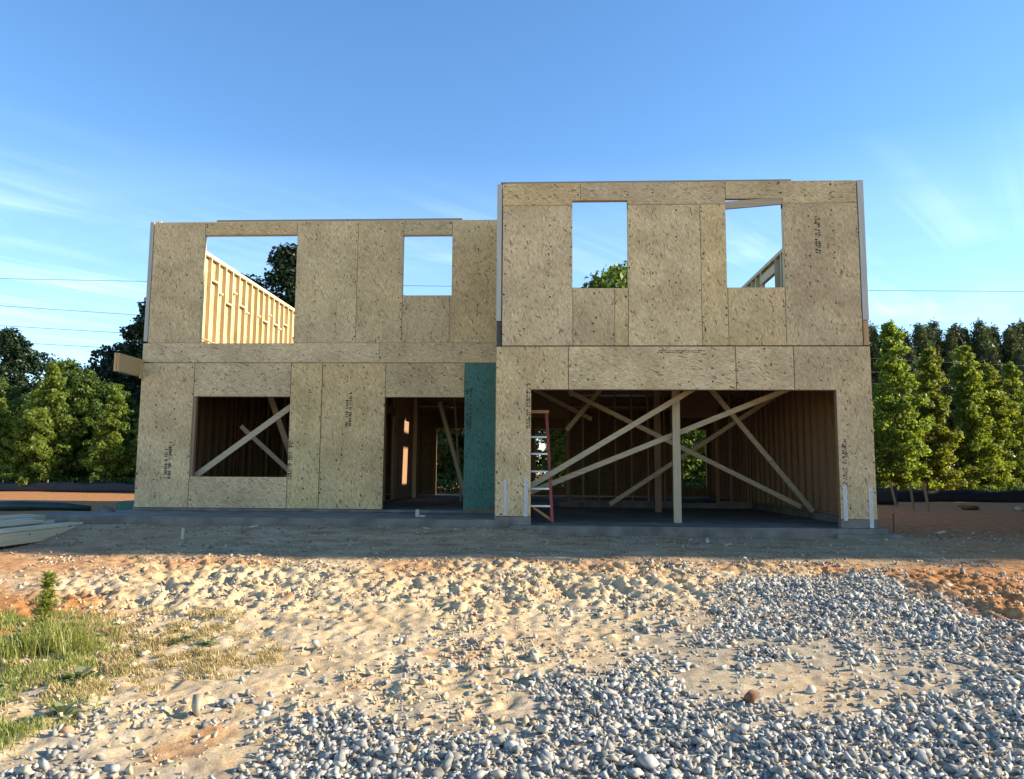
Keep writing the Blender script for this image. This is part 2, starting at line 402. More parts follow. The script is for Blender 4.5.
zc = np.stack([clay, grav*.55, drive, np.ones_like(clay)], -1).reshape(-1, 4).astype(np.float32)
ca = gm.color_attributes.new('zones', 'FLOAT_COLOR', 'POINT'); ca.data.foreach_set('color', zc.ravel())
tag(link('ground', gm), kind='structure')

# ------------------------------------------------------------------ stones
def hull(seed, n=13, sq=(1,.8,.62)):
    r = np.random.default_rng(seed)
    if n < 12:
        p = np.array([[i, j, k] for i in (-1, 1) for j in (-1, 1) for k in (-1, 1)], float)+r.uniform(-.62, .62, (8, 3))
        p = p[r.permutation(8)[:6+seed % 3]]
        p[:, 0] += .45*r.normal()*p[:, 2]; p[:, 1] += .3*r.normal()*p[:, 2]
        p -= (p.max(0)+p.min(0))/2; p = p/np.abs(p).max(0)*np.array(sq)*.95
    else:
        p = r.normal(size=(n, 3)); p /= np.linalg.norm(p, axis=1)[:, None]
        p *= r.uniform(.75, 1.1, (n, 1))*np.array(sq)
    bm = bmesh.new(); [bm.verts.new(q) for q in p]
    res = bmesh.ops.convex_hull(bm, input=bm.verts)
    bmesh.ops.delete(bm, geom=[v for v in bm.verts if not v.link_faces], context='VERTS')
    bmesh.ops.triangulate(bm, faces=bm.faces)
    bm.verts.index_update()
    V = np.array([v.co[:] for v in bm.verts]); F = np.array([[v.index for v in f.verts] for f in bm.faces]); bm.free()
    return V, F
HULLS = [hull(100+i, 8+i % 3, (1, .58+.08*(i % 5), .42+.07*(i % 4))) for i in range(32)]
def rotmats(n):
    q = rng.normal(size=(n, 4)); q /= np.linalg.norm(q, axis=1)[:, None]; w, x, y, z = q.T
    return np.stack([1-2*(y*y+z*z), 2*(x*y-z*w), 2*(x*z+y*w), 2*(x*y+z*w), 1-2*(x*x+z*z), 2*(y*z-x*w), 2*(x*z-y*w), 2*(y*z+x*w), 1-2*(x*x+y*y)], -1).reshape(n, 3, 3)
def scatter(px, py, size, lift):
    n = len(px); yw = rng.uniform(0, 2*PI, n); tl = rng.normal(0, .55, (2, n)); ca, sa, c1, s1, c2, s2 = np.cos(yw), np.sin(yw), np.cos(tl[0]), np.sin(tl[0]), np.cos(tl[1]), np.sin(tl[1]); O = np.zeros(n); I = np.ones(n)
    R = np.stack([ca,-sa,O, sa,ca,O, O,O,I], -1).reshape(n,3,3) @ np.stack([I,O,O, O,c1,-s1, O,s1,c1], -1).reshape(n,3,3) @ np.stack([c2,O,s2, O,I,O, -s2,O,c2], -1).reshape(n,3,3)
    pz = ground_z(px, py)+lift*size
    VV = []; FF = []; off = 0; which = rng.integers(0, len(HULLS), n)
    for h, (V, Fh) in enumerate(HULLS):
        k = np.where(which == h)[0]
        if not len(k): continue
        P = np.einsum('nij,vj->nvi', R[k], V)*(size[k]/2)[:, None, None]
        P += np.stack([px[k], py[k], pz[k]], -1)[:, None, :]
        f = Fh[None]+(np.arange(len(k))*len(V))[:, None, None]+off
        VV.append(P.reshape(-1, 3)); FF.append(f.reshape(-1, 3)); off += len(k)*len(V)
    return np.concatenate(VV), np.concatenate(FF)
def stone_mat(name, stops, sc=40):
    m, nt, b = new_mat(name)
    ge = N(nt, 'ShaderNodeNewGeometry'); tc = N(nt, 'ShaderNodeTexCoord'); nz = N(nt, 'ShaderNodeTexNoise', Scale=float(sc), Detail=5.0)
    nt.links.new(tc.outputs['Object'], nz.inputs['Vector'])
    c = ramp(nt, ge.outputs['Random Per Island'], stops)
    c = mix(nt, c, ramp(nt, nz.outputs[0], [(.3, (.65,.65,.66)), (.7, (1.15,1.15,1.13))]), .8, 'MULTIPLY')
    nt.links.new(c, b.inputs['Base Color']); b.inputs['Roughness'].default_value = .85
    bp = N(nt, 'ShaderNodeBump'); bp.inputs['Strength'].default_value = .35; bp.inputs['Distance'].default_value = .004
    nt.links.new(nz.outputs[0], bp.inputs['Height']); nt.links.new(bp.outputs[0], b.inputs['Normal'])
    return m
n = 150000
px = rng.uniform(-5.5, 6.4, n); py = rng.uniform(3.3, 10.3, n)
dd = inpoly_dist(px, py, GRAVEL); nn = fbm(px, py, .8, 4, 301)-.5; n2 = fbm(px, py, .35, 3, 302)
dens = smooth(-.08, .40, dd+.8*nn)
isle = np.exp(-(((px-1.75)/.8)**2+((py-5.6)/.55)**2))+.8*np.exp(-(((px-2.7)/.9)**2+((py-6.2)/.4)**2))+.7*np.exp(-(((px-1.2)/.7)**2+((py-6.9)/.45)**2))+.6*np.exp(-(((px-2.0)/.6)**2+((py-8.3)/.35)**2))
dens *= np.clip(1-.80*isle-.65*smooth(.46, .62, n2)*smooth(4.6, 5.6, py), .05, 1)
dens = np.maximum(dens, .006+.10*smooth(.5, .7, nn+.5)*(dd > -1.6))
keep = rng.random(n) < dens
px, py = px[keep], py[keep]
size = np.clip(rng.lognormal(math.log(.038), .40, len(px)), .013, .095)
V, F = scatter(px, py, size, rng.uniform(-.22, .36, len(px)))
gravel = link('gravel', np_mesh('gravel', V, F, stone_mat('grey_gravel', [(0, (.15,.147,.138)), (.30, (.285,.275,.25)), (.70, (.41,.395,.355)), (.92, (.52,.495,.43)), (1, (.45,.34,.22))])))
tag(gravel, kind='stuff', label='grey crushed stone spread over the sand in front of the house', cat='gravel')
n = 30000
px = rng.uniform(-6.5, 5.0, n); py = rng.uniform(3.8, 10.2, n); nn = fbm(px, py, .7, 3, 311)
keep = rng.random(n) < np.clip(smooth(.42, .68, nn)+.12, 0, 1)*(inpoly_dist(px, py, GRAVEL) < .5)
px, py = px[keep], py[keep]; size = np.clip(rng.lognormal(math.log(.022), .6, len(px)), .009, .10)
V, F = scatter(px, py, size, np.full(len(px), .12))
tag(link('sand_clods', np_mesh('sand_clods', V, F, stone_mat('sand_clod', [(0, (.38,.28,.165)), (.5, (.54,.42,.265)), (.9, (.64,.53,.36)), (1, (.40,.21,.11))], 60))), kind='stuff', label='crumbled clods of tan sand lying on the trodden sand', cat='clods')
n = 4500
px = rng.uniform(-8.5, 9.5, n); py = 10.0+2.35*rng.random(n)**1.2; py = np.where(px > 5.7, py+2.5*rng.random(n), py); size = np.clip(rng.lognormal(math.log(.024), .5, n), .01, .08)
V, F = scatter(px, py, size, np.full(n, .1))
tag(link('drive_grit', np_mesh('drive_grit', V, F, stone_mat('brown_grit', [(0, (.17,.105,.06)), (.6, (.33,.24,.15)), (1, (.46,.37,.26))], 60))), kind='stuff', label='scattered brown grit on the shaded drive before the house', cat='grit')
def rock(name, x, y, size, mat, label, sq=(1,.8,.7), seed=1, n=26, sink=.25):
    V, F = hull(seed, n, sq); V = V*size/2
    o = link(name, np_mesh(name, V, F, mat), None, (x, y, float(ground_z(x, y))+size*sq[2]*.5*(1-sink)))
    o.rotation_euler = (0, 0, seed*1.7); tag(o, label, 'rock'); return o
rock('rock', -2.2, 4.95, .13, M['sand_rock'], 'pointed sandy stone beside a sand heap at lower left', (.8,.6,1.1), 3, 9)
rock('rock', 1.33, 5.26, .11, M['brown_rock'], 'rusty brown stone on sand at the lower right gravel', (1,.8,.9), 5, 10)
rock('rock', .55, 4.32, .13, M['rock'], 'largest pale grey stone at the bottom edge of the gravel', (1,.8,.8), 8, 10)
rock('boulder', -7.98, 13.75, .50, M['dark_rock'], 'rounded grey brown boulder at the left end of the porch slab', (.9,.7,.8), 11, 60, .5)
ml = MB(); ml.add([(-.05,0,.0),(0,.03,.035),(.06,0,.01),(.0,-.04,.02)], [(0,1,2),(0,2,3)])
lf = ml.build('fallen_leaf', M['dry_leaf']); lf.location = (-.85, 8.35, float(ground_z(-.85, 8.35))+.02); tag(lf, 'single orange dry leaf lying on the tan sand', 'leaf')

# ------------------------------------------------------------------ the house
house = empty('house_frame', (-1.3, 14.4, 0))
tag(house, 'two storey timber house under construction, sheathed in bare strand board', 'house')
D1, D2 = 12.5, 14.42
T = .012
def prism(name, outline, axis, d0, d1, mats, nails=None, parent=house, gap=.0065, sign=1):
    """outline in (u,z); axis 'y' (u=x) or 'x' (u=y); the face seen lies at d0"""
    us = [p[0] for p in outline]; zs = [p[1] for p in outline]
    cu, cz = (min(us)+max(us))/2, (min(zs)+max(zs))/2
    area = sum(outline[i][0]*outline[(i+1) % len(outline)][1]-outline[(i+1) % len(outline)][0]*outline[i][1] for i in range(len(outline)))
    o = list(outline) if area > 0 else list(outline)[::-1]
    n = len(o); ins = []
    for i in range(n):      # inset by gap along the normals
        ax, az = o[i-1]; bx, bz = o[i]; cx, cz2 = o[(i+1) % n]
        e1 = Vector((bx-ax, bz-az)).normalized(); e2 = Vector((cx-bx, cz2-bz)).normalized()
        ins.append((bx-gap*(e1.y+e2.y)/max(.5, 1+e1.dot(e2)), bz+gap*(e1.x+e2.x)/max(.5, 1+e1.dot(e2))))
    P = (lambda u, d, z: (u, d, z)) if axis == 'y' else (lambda u, d, z: (d, u, z))
    mb = MB(); front = [P(u, d0, z) for u, z in ins]; back = [P(u, d1, z) for u, z in ins]
    fl = list(range(n)); bl = list(range(n, 2*n))
    flip = (axis == 'y') == (d1 > d0)
    fs = [fl if flip else fl[::-1], bl[::-1] if flip else bl]
    for i in range(n):
        j = (i+1) % n; q = [i, n+i, n+j, j]; fs.append(q if flip else q[::-1])
    mb.add(front+back, fs, 0)
    if nails:
        poly = ins; eps = -.0015 if d1 > d0 else .0015
        for (u, z) in nails:
            if inpoly_dist(np.array([u]), np.array([z]), poly)[0] < .012: continue
            r = random.uniform(.009, .0165); k = 6; a0 = random.random()*6
            e = random.uniform(.8, 1.5)
            vs = [P(u+r*math.cos(a0+2*PI*t/k), d0+eps, z+r*e*math.sin(a0+2*PI*t/k)) for t in range(k)]
            f = list(range(k)); mb.add(vs, [f if flip else f[::-1]], 1)
    return mb.build(name, mats, parent, P(cu, d0, cz))
def R4(x0, x1, z0, z1): return [(x0,z0),(x1,z0),(x1,z1),(x0,z1)]
def nails_for(x0, x1, z0, z1, horiz=False):
    out = []
    n = max(1, round((x1-x0)/.40)); 
    for i in range(n+1):
        x = x0+(x1-x0)*i/n; x += .025 if i == 0 else (-.025 if i == n else 0)
        z = z0+.12+random.random()*.1
        while z < z1-.03:
            if random.random() < (.62 if 0 < i < n else .5): out.append((x+random.gauss(0, .014), z+random.gauss(0, .03)))
            if random.random() < .16: out.append((x+random.gauss(0, .08), z+random.gauss(0, .08)))
            z += .17
    return out
PANELS = []
def panel(outline, d, horiz=False, name='sheathing_panel', mat=None):
    us = [p[0] for p in outline]; zs = [p[1] for p in outline]
    o = prism(name, outline, 'y', d, d+T, [mat or M['osb_h' if horiz else 'osb_v'], M['nail']], nails_for(min(us), max(us), min(zs), max(zs), horiz))
    PANELS.append(o); return o
# right block, upper strip and sheets
panel([(-.75,5.158),(.43,5.158),(.43,5.235),(.56,5.235),(.56,5.545),(-.75,5.545)], D1, True)
panel([(.56,5.235),(1.335,5.235),(1.335,5.158),(2.963,5.158),(2.963,5.545),(.56,5.545)], D1, True)
panel([(2.963,5.243),(3.89,5.243),(3.89,5.158),(5.105,5.158),(5.105,5.545),(2.963,5.545)], D1, True)
panel(R4(-.74,.43,2.775,5.155), D1); panel(R4(.43,1.115,2.775,3.742), D1); panel(R4(1.115,1.34,2.775,3.742), D1)
panel(R4(1.34,2.537,2.775,5.155), D1); panel(R4(2.537,2.963,2.775,5.155), D1); panel(R4(2.963,3.89,2.775,3.74), D1)
stamp_top = panel(R4(3.89,5.107,2.775,5.155), D1)
# right block, lower
pier_l = panel([(-.832,.0),(-.249,.0),(-.249,2.053),(.355,2.053),(.355,2.768),(-.832,2.768)], D1)
head_a = panel(R4(.355,3.065,2.053,2.768), D1, True); panel(R4(3.065,3.991,2.053,2.768), D1, True)
pier_r = panel([(3.991,2.053),(4.642,2.053),(4.642,0),(5.213,0),(5.213,2.768),(3.991,2.768)], D1)
# left block, upper
panel(R4(-7.745,-6.712,3.160,5.56), D2); panel(R4(-6.712,-4.878,5.303,5.56), D2, True); panel(R4(-4.878,-3.67,3.160,5.56), D2)
panel(R4(-3.67,-2.778,3.160,5.56), D2); panel(R4(-2.778,-1.862,3.160,4.08), D2); panel(R4(-2.778,-1.835,5.278,5.56), D2, True); panel(R4(-1.832,-.835,3.160,5.56), D2)
panel(R4(-7.835,-3.2,2.775,3.157), D2, True); panel(R4(-3.2,-.835,2.775,3.157), D2, True)
# left block, lower
low_l = panel(R4(-7.83,-6.784,0,2.768), D2); panel([(-6.784,2.115),(-4.895,2.115),(-4.895,2.768),(-6.784,2.768)], D2, True); panel(R4(-6.784,-4.895,0,.592), D2, True)
low_m = panel(R4(-4.895,-4.285,0,2.768), D2); low_n = panel(R4(-4.285,-3.066,0,2.768), D2); panel(R4(-3.066,-1.553,2.11,2.768), D2, True)
green = panel(R4(-1.553,-.836,0.02,2.768), D2-.003, False, 'green_panel', M['zip']); green['label'] = 'dark green coated sheathing panel beside the front door opening'
# window 1 left edge sits a little inside its panel joint
def stamp(parent, x0, x1, z0, z1, d, horiz=False):
    """faded print on the board: lines of small blocky strokes"""
    mb = MB(); y = d-.003
    def q(a0, a1, b0, b1):
        mb.add([(a0,y,b0),(a1,y,b0),(a1,y,b1),(a0,y,b1)], [(0,1,2,3)])
    if horiz:
        nrow = 2; L = x1-x0; h = (z1-z0)/nrow
        for r in range(nrow):
            x = x0
            while x < x1:
                w = random.uniform(.018, .034)
                if random.random() < .86:
                    zb = z0+r*h; q(x, x+w*.28, zb, zb+h*.75)
                    if random.random() < .7: q(x+w*.28, x+w*.72, zb+h*random.choice((0,.3,.58)), zb+h*random.choice((.15,.45,.75))+.001)
                x += w
    else:
        nc = 2; w = (x1-x0)/nc
        for c in range(nc):
            z = z0+random.random()*.05; end = z1-random.random()*.08
            while z < end:
                hh = random.uniform(.026, .044)
                frac = (z-z0)/(z1-z0)
                if .40 < frac < .47: z += hh; continue
                if random.random() < (.9 if frac < .40 else .72):
                    xb = x0+c*w; q(xb, xb+w*.78, z, z+hh*.42)
                    if random.random() < .6: q(xb+w*random.choice((0,.28,.45)), xb+w*random.choice((.6,.78)), z+hh*.42, z+hh*.78)
                z += hh
    mb.build('printed_stamp', M['ink'], parent, ((x0+x1)/2, y, (z0+z1)/2))
stamp(stamp_top, 4.40, 4.50, 4.26, 4.96, D1); stamp(head_a, 1.80, 2.57, 2.655, 2.715, D1, True)
stamp(pier_l, -.335, -.255, 1.39, 2.17, D1); stamp(pier_r, 4.70, 4.775, .47, 1.29, D1)
stamp(low_l, -7.28, -7.13, .52, 1.26, D2); stamp(low_n, -3.82, -3.69, 1.52, 2.27, D2); stamp(low_m, -4.885, -4.80, .53, 1.29, D2); stamp(green, -1.52, -1.40, 1.50, 2.29, D2-.003)

def part(mb, name, mats, **k): return mb.build(name, mats, house, **k)
# foundation
m = MB(); m.box(-8.05, -.60, 12.42, 24.6, -.65, -.055); part(m, 'porch_slab', M['concrete'])
m = MB(); m.box(-7.84, -.86, 14.40, 24.55, -.05, -.004); part(m, 'house_slab', M['concrete'])
m = MB(); m.box(-.595, 5.30, 12.36, 19.38, -.65, -.135); m.box(-.855, 5.30, 19.384, 24.6, -.65, -.006); m.box(5.304, 5.50, 12.30, 13.6, -.65, -.22); m.box(4.5, 5.30, 12.26, 12.356, -.65, -.22); part(m, 'garage_slab', M['concrete'])
m = MB(); m.box(4.642, 5.213, 12.50, 12.62, -.132, -.004); m.box(5.07, 5.21, 12.624, 24.5, -.132, -.004); m.box(-.832, -.249, 12.48, 12.62, -.132, -.004); m.box(-.832, -.70, 12.624, 20, -.132, -.004); part(m, 'stem_wall', M['concrete'])
# floor deck, joists, and an unseen stair opening sized to let sunlight through
m = MB()
for (x0, x1, y0, y1) in ((-7.8,-1.5,14.54,24.4),(2.6,5.08,14.54,24.4),(-.72,5.08,12.62,14.538),(-1.498,2.598,14.54,20.1),(-1.498,2.598,20.75,24.4)):
    m.box(x0, x1, y0, y1, 3.115, 3.15)
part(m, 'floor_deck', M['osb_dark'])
m = MB(); y = 14.7
while y < 24.3:
    if not 19.95 < y < 20.9: m.box(-7.75, -.95, y, y+.04, 2.80, 3.11)
    m.box(2.65 if 19.95 < y < 20.9 else -.7, 5.05, y+.01, y+.05, 2.80, 3.11); y += .49
for y in (12.9, 13.4, 13.9): m.box(-.7, 5.05, y, y+.04, 2.80, 3.11)
o = part(m, 'floor_joists', M['plate_dim']); o['kind'] = 'stuff'

# stud walls: plates are the part's own mesh, studs its sub-parts
def wall_y(x0, x1, y0, y1, z0, z1, name='side_wall', openings=(), show=True, sp=.406, blocks=False):
    """a wall running along y; openings (y0,y1,z0,z1)"""
    m = MB(); m.box(x0, x1, y0, y1, z0, z0+.038); m.box(x0, x1, y0, y1, z1-.080, z1-.042); m.box(x0-.001, x1+.001, y0+.05, y1-.05, z1-.0415, z1)
    hid = MB(); studs = []
    y = y0+.02
    ys = []
    while y < y1-.03: ys.append(y); y += sp
    ys.append(y1-.02)
    for (a, b, c, d) in openings:
        ys = [t for t in ys if not a-.03 < t < b+.03]+[a-.022, b+.022, a-.061, b+.061]
        m.box(x0+.002, x1-.002, a, b, d, d+.19)
        if c > z0+.2: m.box(x0+.002, x1-.002, a, b, c-.04, c)
        t = a+.15
        while t < b:
            if c > z0+.2: m.box(x0+.004, x1-.004, t, t+.038, z0+.04, c-.042)
            t += sp
    lower_floor = z0 < 1  # lower floor takes the shade-darkened lumber
    w = part(m, name, M['plate_dim' if lower_floor else 'stud_y'])
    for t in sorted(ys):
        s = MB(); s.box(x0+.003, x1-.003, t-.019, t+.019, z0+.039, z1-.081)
        if show: s.build('stud', M['stud_dim' if lower_floor else 'stud'], w, ((x0+x1)/2, t, z0))
        else:
            hid.v += [] ; hid.box(x0+.003, x1-.003, t-.019, t+.019, z0+.039, z1-.081)
    if not show: hid.build('studs', M['stud_dim' if lower_floor else 'stud'], w)['kind'] = 'stuff'
    return w, sorted(ys)
def wall_x(x0, x1, y0, y1, z0, z1, name='front_wall', openings=(), show=True, sp=.406, joints=(), band=None):
    """a wall running along x; openings (x0,x1,z0,z1)"""
    m = MB(); 
    segs = [(x0, x1)]
    for (a, b, c, d) in openings:
        if c <= z0+.06:
            segs = [q for s in segs for q in ((s[0], min(s[1], a)), (max(s[0], b), s[1])) if q[1]-q[0] > .01]
    for (a, b) in segs: m.box(a, b, y0, y1, z0, z0+.038)
    m.box(x0, x1, y0, y1, z1-.080, z1-.042); m.box(x0+.05, x1-.05, y0+.001, y1-.001, z1-.0415, z1)
    xs = []; x = x0+.02
    while x < x1-.03: xs.append(x); x += sp
    xs.append(x1-.02)
    for q in joints:
        xs = [t for t in xs if abs(t-q) > .05]+[q]
    hid = MB()
    if band:
        for a, b in band[0]: m.box(a, b, y0+.001, y1-.001, band[1], band[2])
    for (a, b, c, d) in openings:
        xs = [t for t in xs if not a-.05 < t < b+.05]+[a-.02, b+.02]
        for q in (a-.061, b+.061):
            if x0 < q < x1: xs.append(q)
        if d < z1-.1: m.box(a, b, y0+.002, y1-.002, d, z1-.082)
        if c > z0+.06:
            m.box(a, b, y0+.002, y1-.002, c-.04, c); m.box(b-.075, b-.001, y0+.003, y1-.003, z0+.04, c-.042); m.box(a+.001, a+.05, y0+.003, y1-.003, z0+.04, c-.042); t = a+.2
            while t < b-.05: m.box(t, t+.038, y0+.004, y1-.004, z0+.04, c-.042); t += sp
    lower_floor = z0 < 1  # walls at ground level use the lumber darkened for shade
    w = part(m, name, M['plate_dim' if lower_floor else 'stud_x'])
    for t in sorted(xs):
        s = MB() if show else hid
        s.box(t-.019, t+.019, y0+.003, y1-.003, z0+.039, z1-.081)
        if show: s.build('stud', M['stud_dim' if lower_floor else 'stud'], w, (t, y0, z0))
    if not show: hid.build('studs', M['stud_dim' if lower_floor else 'stud'], w)['kind'] = 'stuff'
    return w
# left side wall upstairs (sunlit inside)
w, ys = wall_y(-7.795, -7.705, 14.53, 24.5, 3.152, 5.65, 'upper_side_wall')
m = MB()
for i in range(len(ys)-1):
    a, b = ys[i]+.02, ys[i+1]-.02
    if b-a < .2: continue
    if i % 7 in (5,): continue
    z = 5.02-.14*(i % 3)+.05*math.sin(i*2.3)
    q = MB(); q.box(-7.792, -7.708, a, b-.10*(i % 2), z, z+.038); q.build('block', M['stud_y'], w, (-7.75, a, z))
    if i % 2: q = MB(); q.box(-7.772, -7.712, a, a+.10, z+.04, z+.24); q.build('block', M['stud_y'], w, (-7.75, a, z))
m.bar((-7.70,20.6,3.2),(-7.70,23.6,5.2),.012,.085, up=(1,0,0)); m.bar((-7.70,16.0,3.65),(-7.70,18.2,3.62),.012,.06, up=(1,0,0))
m.build('diagonal_board', M['stud_y'], w)
wall_y(5.112, 5.200, 12.62, 24.5, 3.152, 5.60, 'upper_side_wall', [(17.15,18.25,4.2,5.22),(19.6,21.2,3.9,5.22)])  # rear opening is unseen, added to let sun down to the stair panel
wall_y(5.112, 5.200, 12.62, 24.5, 0, 2.77, 'lower_side_wall', [])
wall_y(-7.795, -7.705, 14.53, 24.5, 0, 2.77, 'lower_side_wall', [], False)
wall_y(-.825, -.735, 12.62, 14.40, 3.152, 5.545, 'upper_return_wall', [], False)
wall_y(-.825, -.735, 12.62, 19.4, 0, 2.77, 'garage_side_wall', [], True)
# front walls
FR = D1+T+.001; FL = D2+T+.001
wall_x(-.74, 5.10, FR, FR+.09, 2.80, 5.55, 'upper_front_wall', [(.425,1.34,3.745,5.24),(2.958,3.893,3.745,5.255)], False, .406, (1.34,2.537), (((-.74,.424),(1.341,2.957),(3.894,5.10)), 5.09, 5.23))
m = MB(); m.box(1.09, 1.14, FR+.004, FR+.086, 2.845, 3.70); part(m, 'seam_stud', M['stud'])
wall_x(-.82, 5.20, FR, FR+.09, 0, 2.77, 'garage_front_wall', [(-.252,4.645,0,2.05)], False)
wall_x(-7.70, -.84, FL, FL+.09, 3.152, 5.575, 'upper_front_wall', [(-6.72,-4.873,3.195,5.30),(-2.782,-1.832,4.085,5.275)], False, .406, (-3.67,))
wall_x(-7.70, -.84, FL, FL+.09, 0, 2.77, 'lower_front_wall', [(-6.73,-4.90,.59,2.112),(-3.07,-1.55,0,2.112)], False)
m = MB(); m.box(-7.70, -.84, FL, FL+.09, 2.775, 3.148); part(m, 'rim_board', M['stud_x'])
# second layer plates that stand up on the wall tops
m = MB(); m.box(-6.50, -1.65, FL+.002, FL+.088, 5.577, 5.612); m.box(-.78, 4.05, FR+.002, FR+.088, 5.552, 5.578); part(m, 'cap_plate', M['cap'])
# rear wall and partitions
wall_x(-7.70, 5.10, 24.40, 24.49, 0, 2.77, 'rear_wall', [(-3.5,-2.2,0,2.1),(-.35,.62,.3,2.1),(4.25,5.0,.3,2.1)], False)
wall_x(-7.70, 5.10, 24.40, 24.49, 3.152, 5.60, 'rear_wall', [(-5.8,-4.4,4.1,5.2),(-1.0,.4,4.1,5.2),(2.6,4.0,4.1,5.2)], False)
wall_x(-.73, 5.06, 19.4, 19.49, -.004, 2.77, 'garage_partition', [(-.5,.5,0,2.1),(3.2,4.2,0,2.1)], True)
wall_x(-7.68, -4.4, 18.6, 18.69, 0, 2.77, 'inner_partition', [(-6,-5,0,2.1)], False)
wall_y(-3.85, -3.76, 17.5, 22.6, 0, 2.77, 'inner_partition', [(18.0,19.0,0,2.1)], False)
# side and rear sheathing
def side(d0, d1, y0, y1, z0, z1, holes=()):
    y = y0
    while y < y1-.05:
        e = min(y+1.22, y1)
        hit = [h for h in holes if h[0] < e-.01 and h[1] > y+.01]
        if hit:
            h = hit[0]; a, b = max(y, h[0]), min(e, h[1])
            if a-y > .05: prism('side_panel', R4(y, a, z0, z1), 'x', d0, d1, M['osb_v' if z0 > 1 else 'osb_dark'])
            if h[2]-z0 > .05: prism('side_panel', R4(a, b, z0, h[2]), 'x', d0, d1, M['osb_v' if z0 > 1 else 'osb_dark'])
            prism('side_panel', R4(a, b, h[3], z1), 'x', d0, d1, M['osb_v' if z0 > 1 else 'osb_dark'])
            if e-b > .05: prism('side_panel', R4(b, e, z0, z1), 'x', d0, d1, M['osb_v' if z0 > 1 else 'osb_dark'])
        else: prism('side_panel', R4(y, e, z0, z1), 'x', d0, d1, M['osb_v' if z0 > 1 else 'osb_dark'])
        y = e
side(5.213, 5.201, 12.60, 24.5, 3.21, 5.58, [(17.15,18.25,4.2,5.22),(19.6,21.2,3.9,5.22)]); side(5.213, 5.201, 12.515, 24.5, 0, 3.2)  # holes follow the wall openings, the added rear one included
side(-7.808, -7.796, 14.60, 24.5, 3.16, 5.58); side(-7.83, -7.80, 14.44, 24.5, 0, 3.15)
side(-.839, -.827, 12.52, 14.41, 0, 5.54)
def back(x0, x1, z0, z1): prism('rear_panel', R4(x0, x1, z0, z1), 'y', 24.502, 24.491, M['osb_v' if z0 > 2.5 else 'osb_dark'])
for a, b, c, d in ((-7.7,-3.5,0,2.77),(-3.5,-2.2,2.1,2.77),(-2.2,-.35,0,2.77),(-.35,.62,2.1,2.77),(-.35,.62,0,.3),(.62,4.25,0,2.77),(4.25,5.0,2.1,2.77),(4.25,5.0,0,.3),(5.0,5.2,0,2.77),(-7.7,-5.8,2.78,5.58),(-5.8,-4.4,2.78,4.1),(-5.8,-4.4,5.2,5.58),(-4.4,-1,2.78,5.58),(-1,.4,2.78,4.1),(-1,.4,5.2,5.58),(.4,2.6,2.78,5.58),(2.6,4,2.78,4.1),(2.6,4,5.2,5.58),(4,5.2,2.78,5.58)): back(a, b, c, d)
# exposed corners
m = MB(); m.box(-.837, -.757, D1-.002, D1+.09, 3.195, 5.535); m.build('corner_stud', M['weathered'], house, (-.8, D1, 3.2))
m = MB(); m.box(5.118, 5.214, D1-.002, D1+.09, 3.20, 5.548); m.build('corner_stud', M['weathered'], house, (5.16, D1, 3.2))
m = MB(); m.box(-7.828, -7.753, D2-.002, D2+.09, 3.19, 5.575); m.build('corner_stud', M['weathered'], house, (-7.79, D2, 3.2))
m = MB(); m.box(-.83, -.76, D1+.03, D1+.11, 2.78, 3.19); part(m, 'corner_bracket', M['dark_metal'])
m = MB(); m.box(5.12, 5.20, D1+.004, D1+.09, 2.785, 3.19); m.box(5.136, 5.150, D1-.002, D1+.003, 2.80, 3.18); part(m, 'joist_end', M['beam'])
m = MB(); m.bar((2.955,D1+.03,5.137),(3.90,D1+.03,5.215),.04,.125); part(m, 'loose_header', M['brace'])
# straps
for (xa, za, xb, zb) in ((-.69,.58,-.635,.02),(-.36,.615,-.30,.0),(4.685,.53,4.755,-.02),(5.085,.50,5.15,-.13)):
    m = MB(); cx = (xa+xb)/2; w_ = .055 if xa < 3 else .062
    m.box(cx-w_/2, cx+w_/2, D1-.006, D1-.001, zb, za)
    z = zb+.05
    while z < za-.03:
        m.box(cx-.010, cx-.003, D1-.0085, D1-.006, z, z+.007, 1); m.box(cx+.005, cx+.012, D1-.0085, D1-.006, z+.02, z+.027, 1); z += .05
    m.build('strap', [M['steel'], M['dark_metal']], house, (cx, D1, (za+zb)/2))
# porch beam stub sticking out at the left corner
m = MB(); m.box(-7.925, -7.885, 13.62, 14.60, 2.50, 2.84); m.box(-7.883, -7.843, 13.64, 14.60, 2.502, 2.838); m.box(-7.842, -7.80, 14.36, 14.415, 2.46, 2.82); part(m, 'beam_stub', M['beam'])
# garage post and braces
def brace(p0, p1, w=.038, h=.09, mat='brace'):
    m = MB(); m.bar(p0, p1, w, h); c = (Vector(p0)+Vector(p1))/2; m.build('brace', M[mat], house, c)
m = MB(); m.box(2.17, 2.30, 13.36, 13.40, -.13, 2.77); m.box(2.18, 2.29, 13.402, 13.44, -.13, 2.77); m.build('garage_post', M['post'], house, (2.235, 13.4, 0))
m = MB(); m.box(2.36, 2.50, 17.0, 17.14, -.13, 2.77); m.build('garage_post', M['stud_dim'], house, (2.43, 17, 0))
def P(u, v, y):        # a point seen along a direction of the viewpoint, at depth y (camera constants below)
    d = FW+RT*((u-512)/769)-UP*((v-389.5)/769); t = y/d.y; return CAM+d*t
yaw, pit, roll = (math.radians(a) for a in (-2.594, 6.236, .392)); CAM = Vector((0, 0, .685))
FW = Vector((math.sin(yaw)*math.cos(pit), math.cos(yaw)*math.cos(pit), math.sin(pit)))
r0 = Vector((math.cos(yaw), -math.sin(yaw), 0)); u0 = r0.cross(FW)
RT = r0*math.cos(roll)+u0*math.sin(roll); UP = -r0*math.sin(roll)+u0*math.cos(roll)
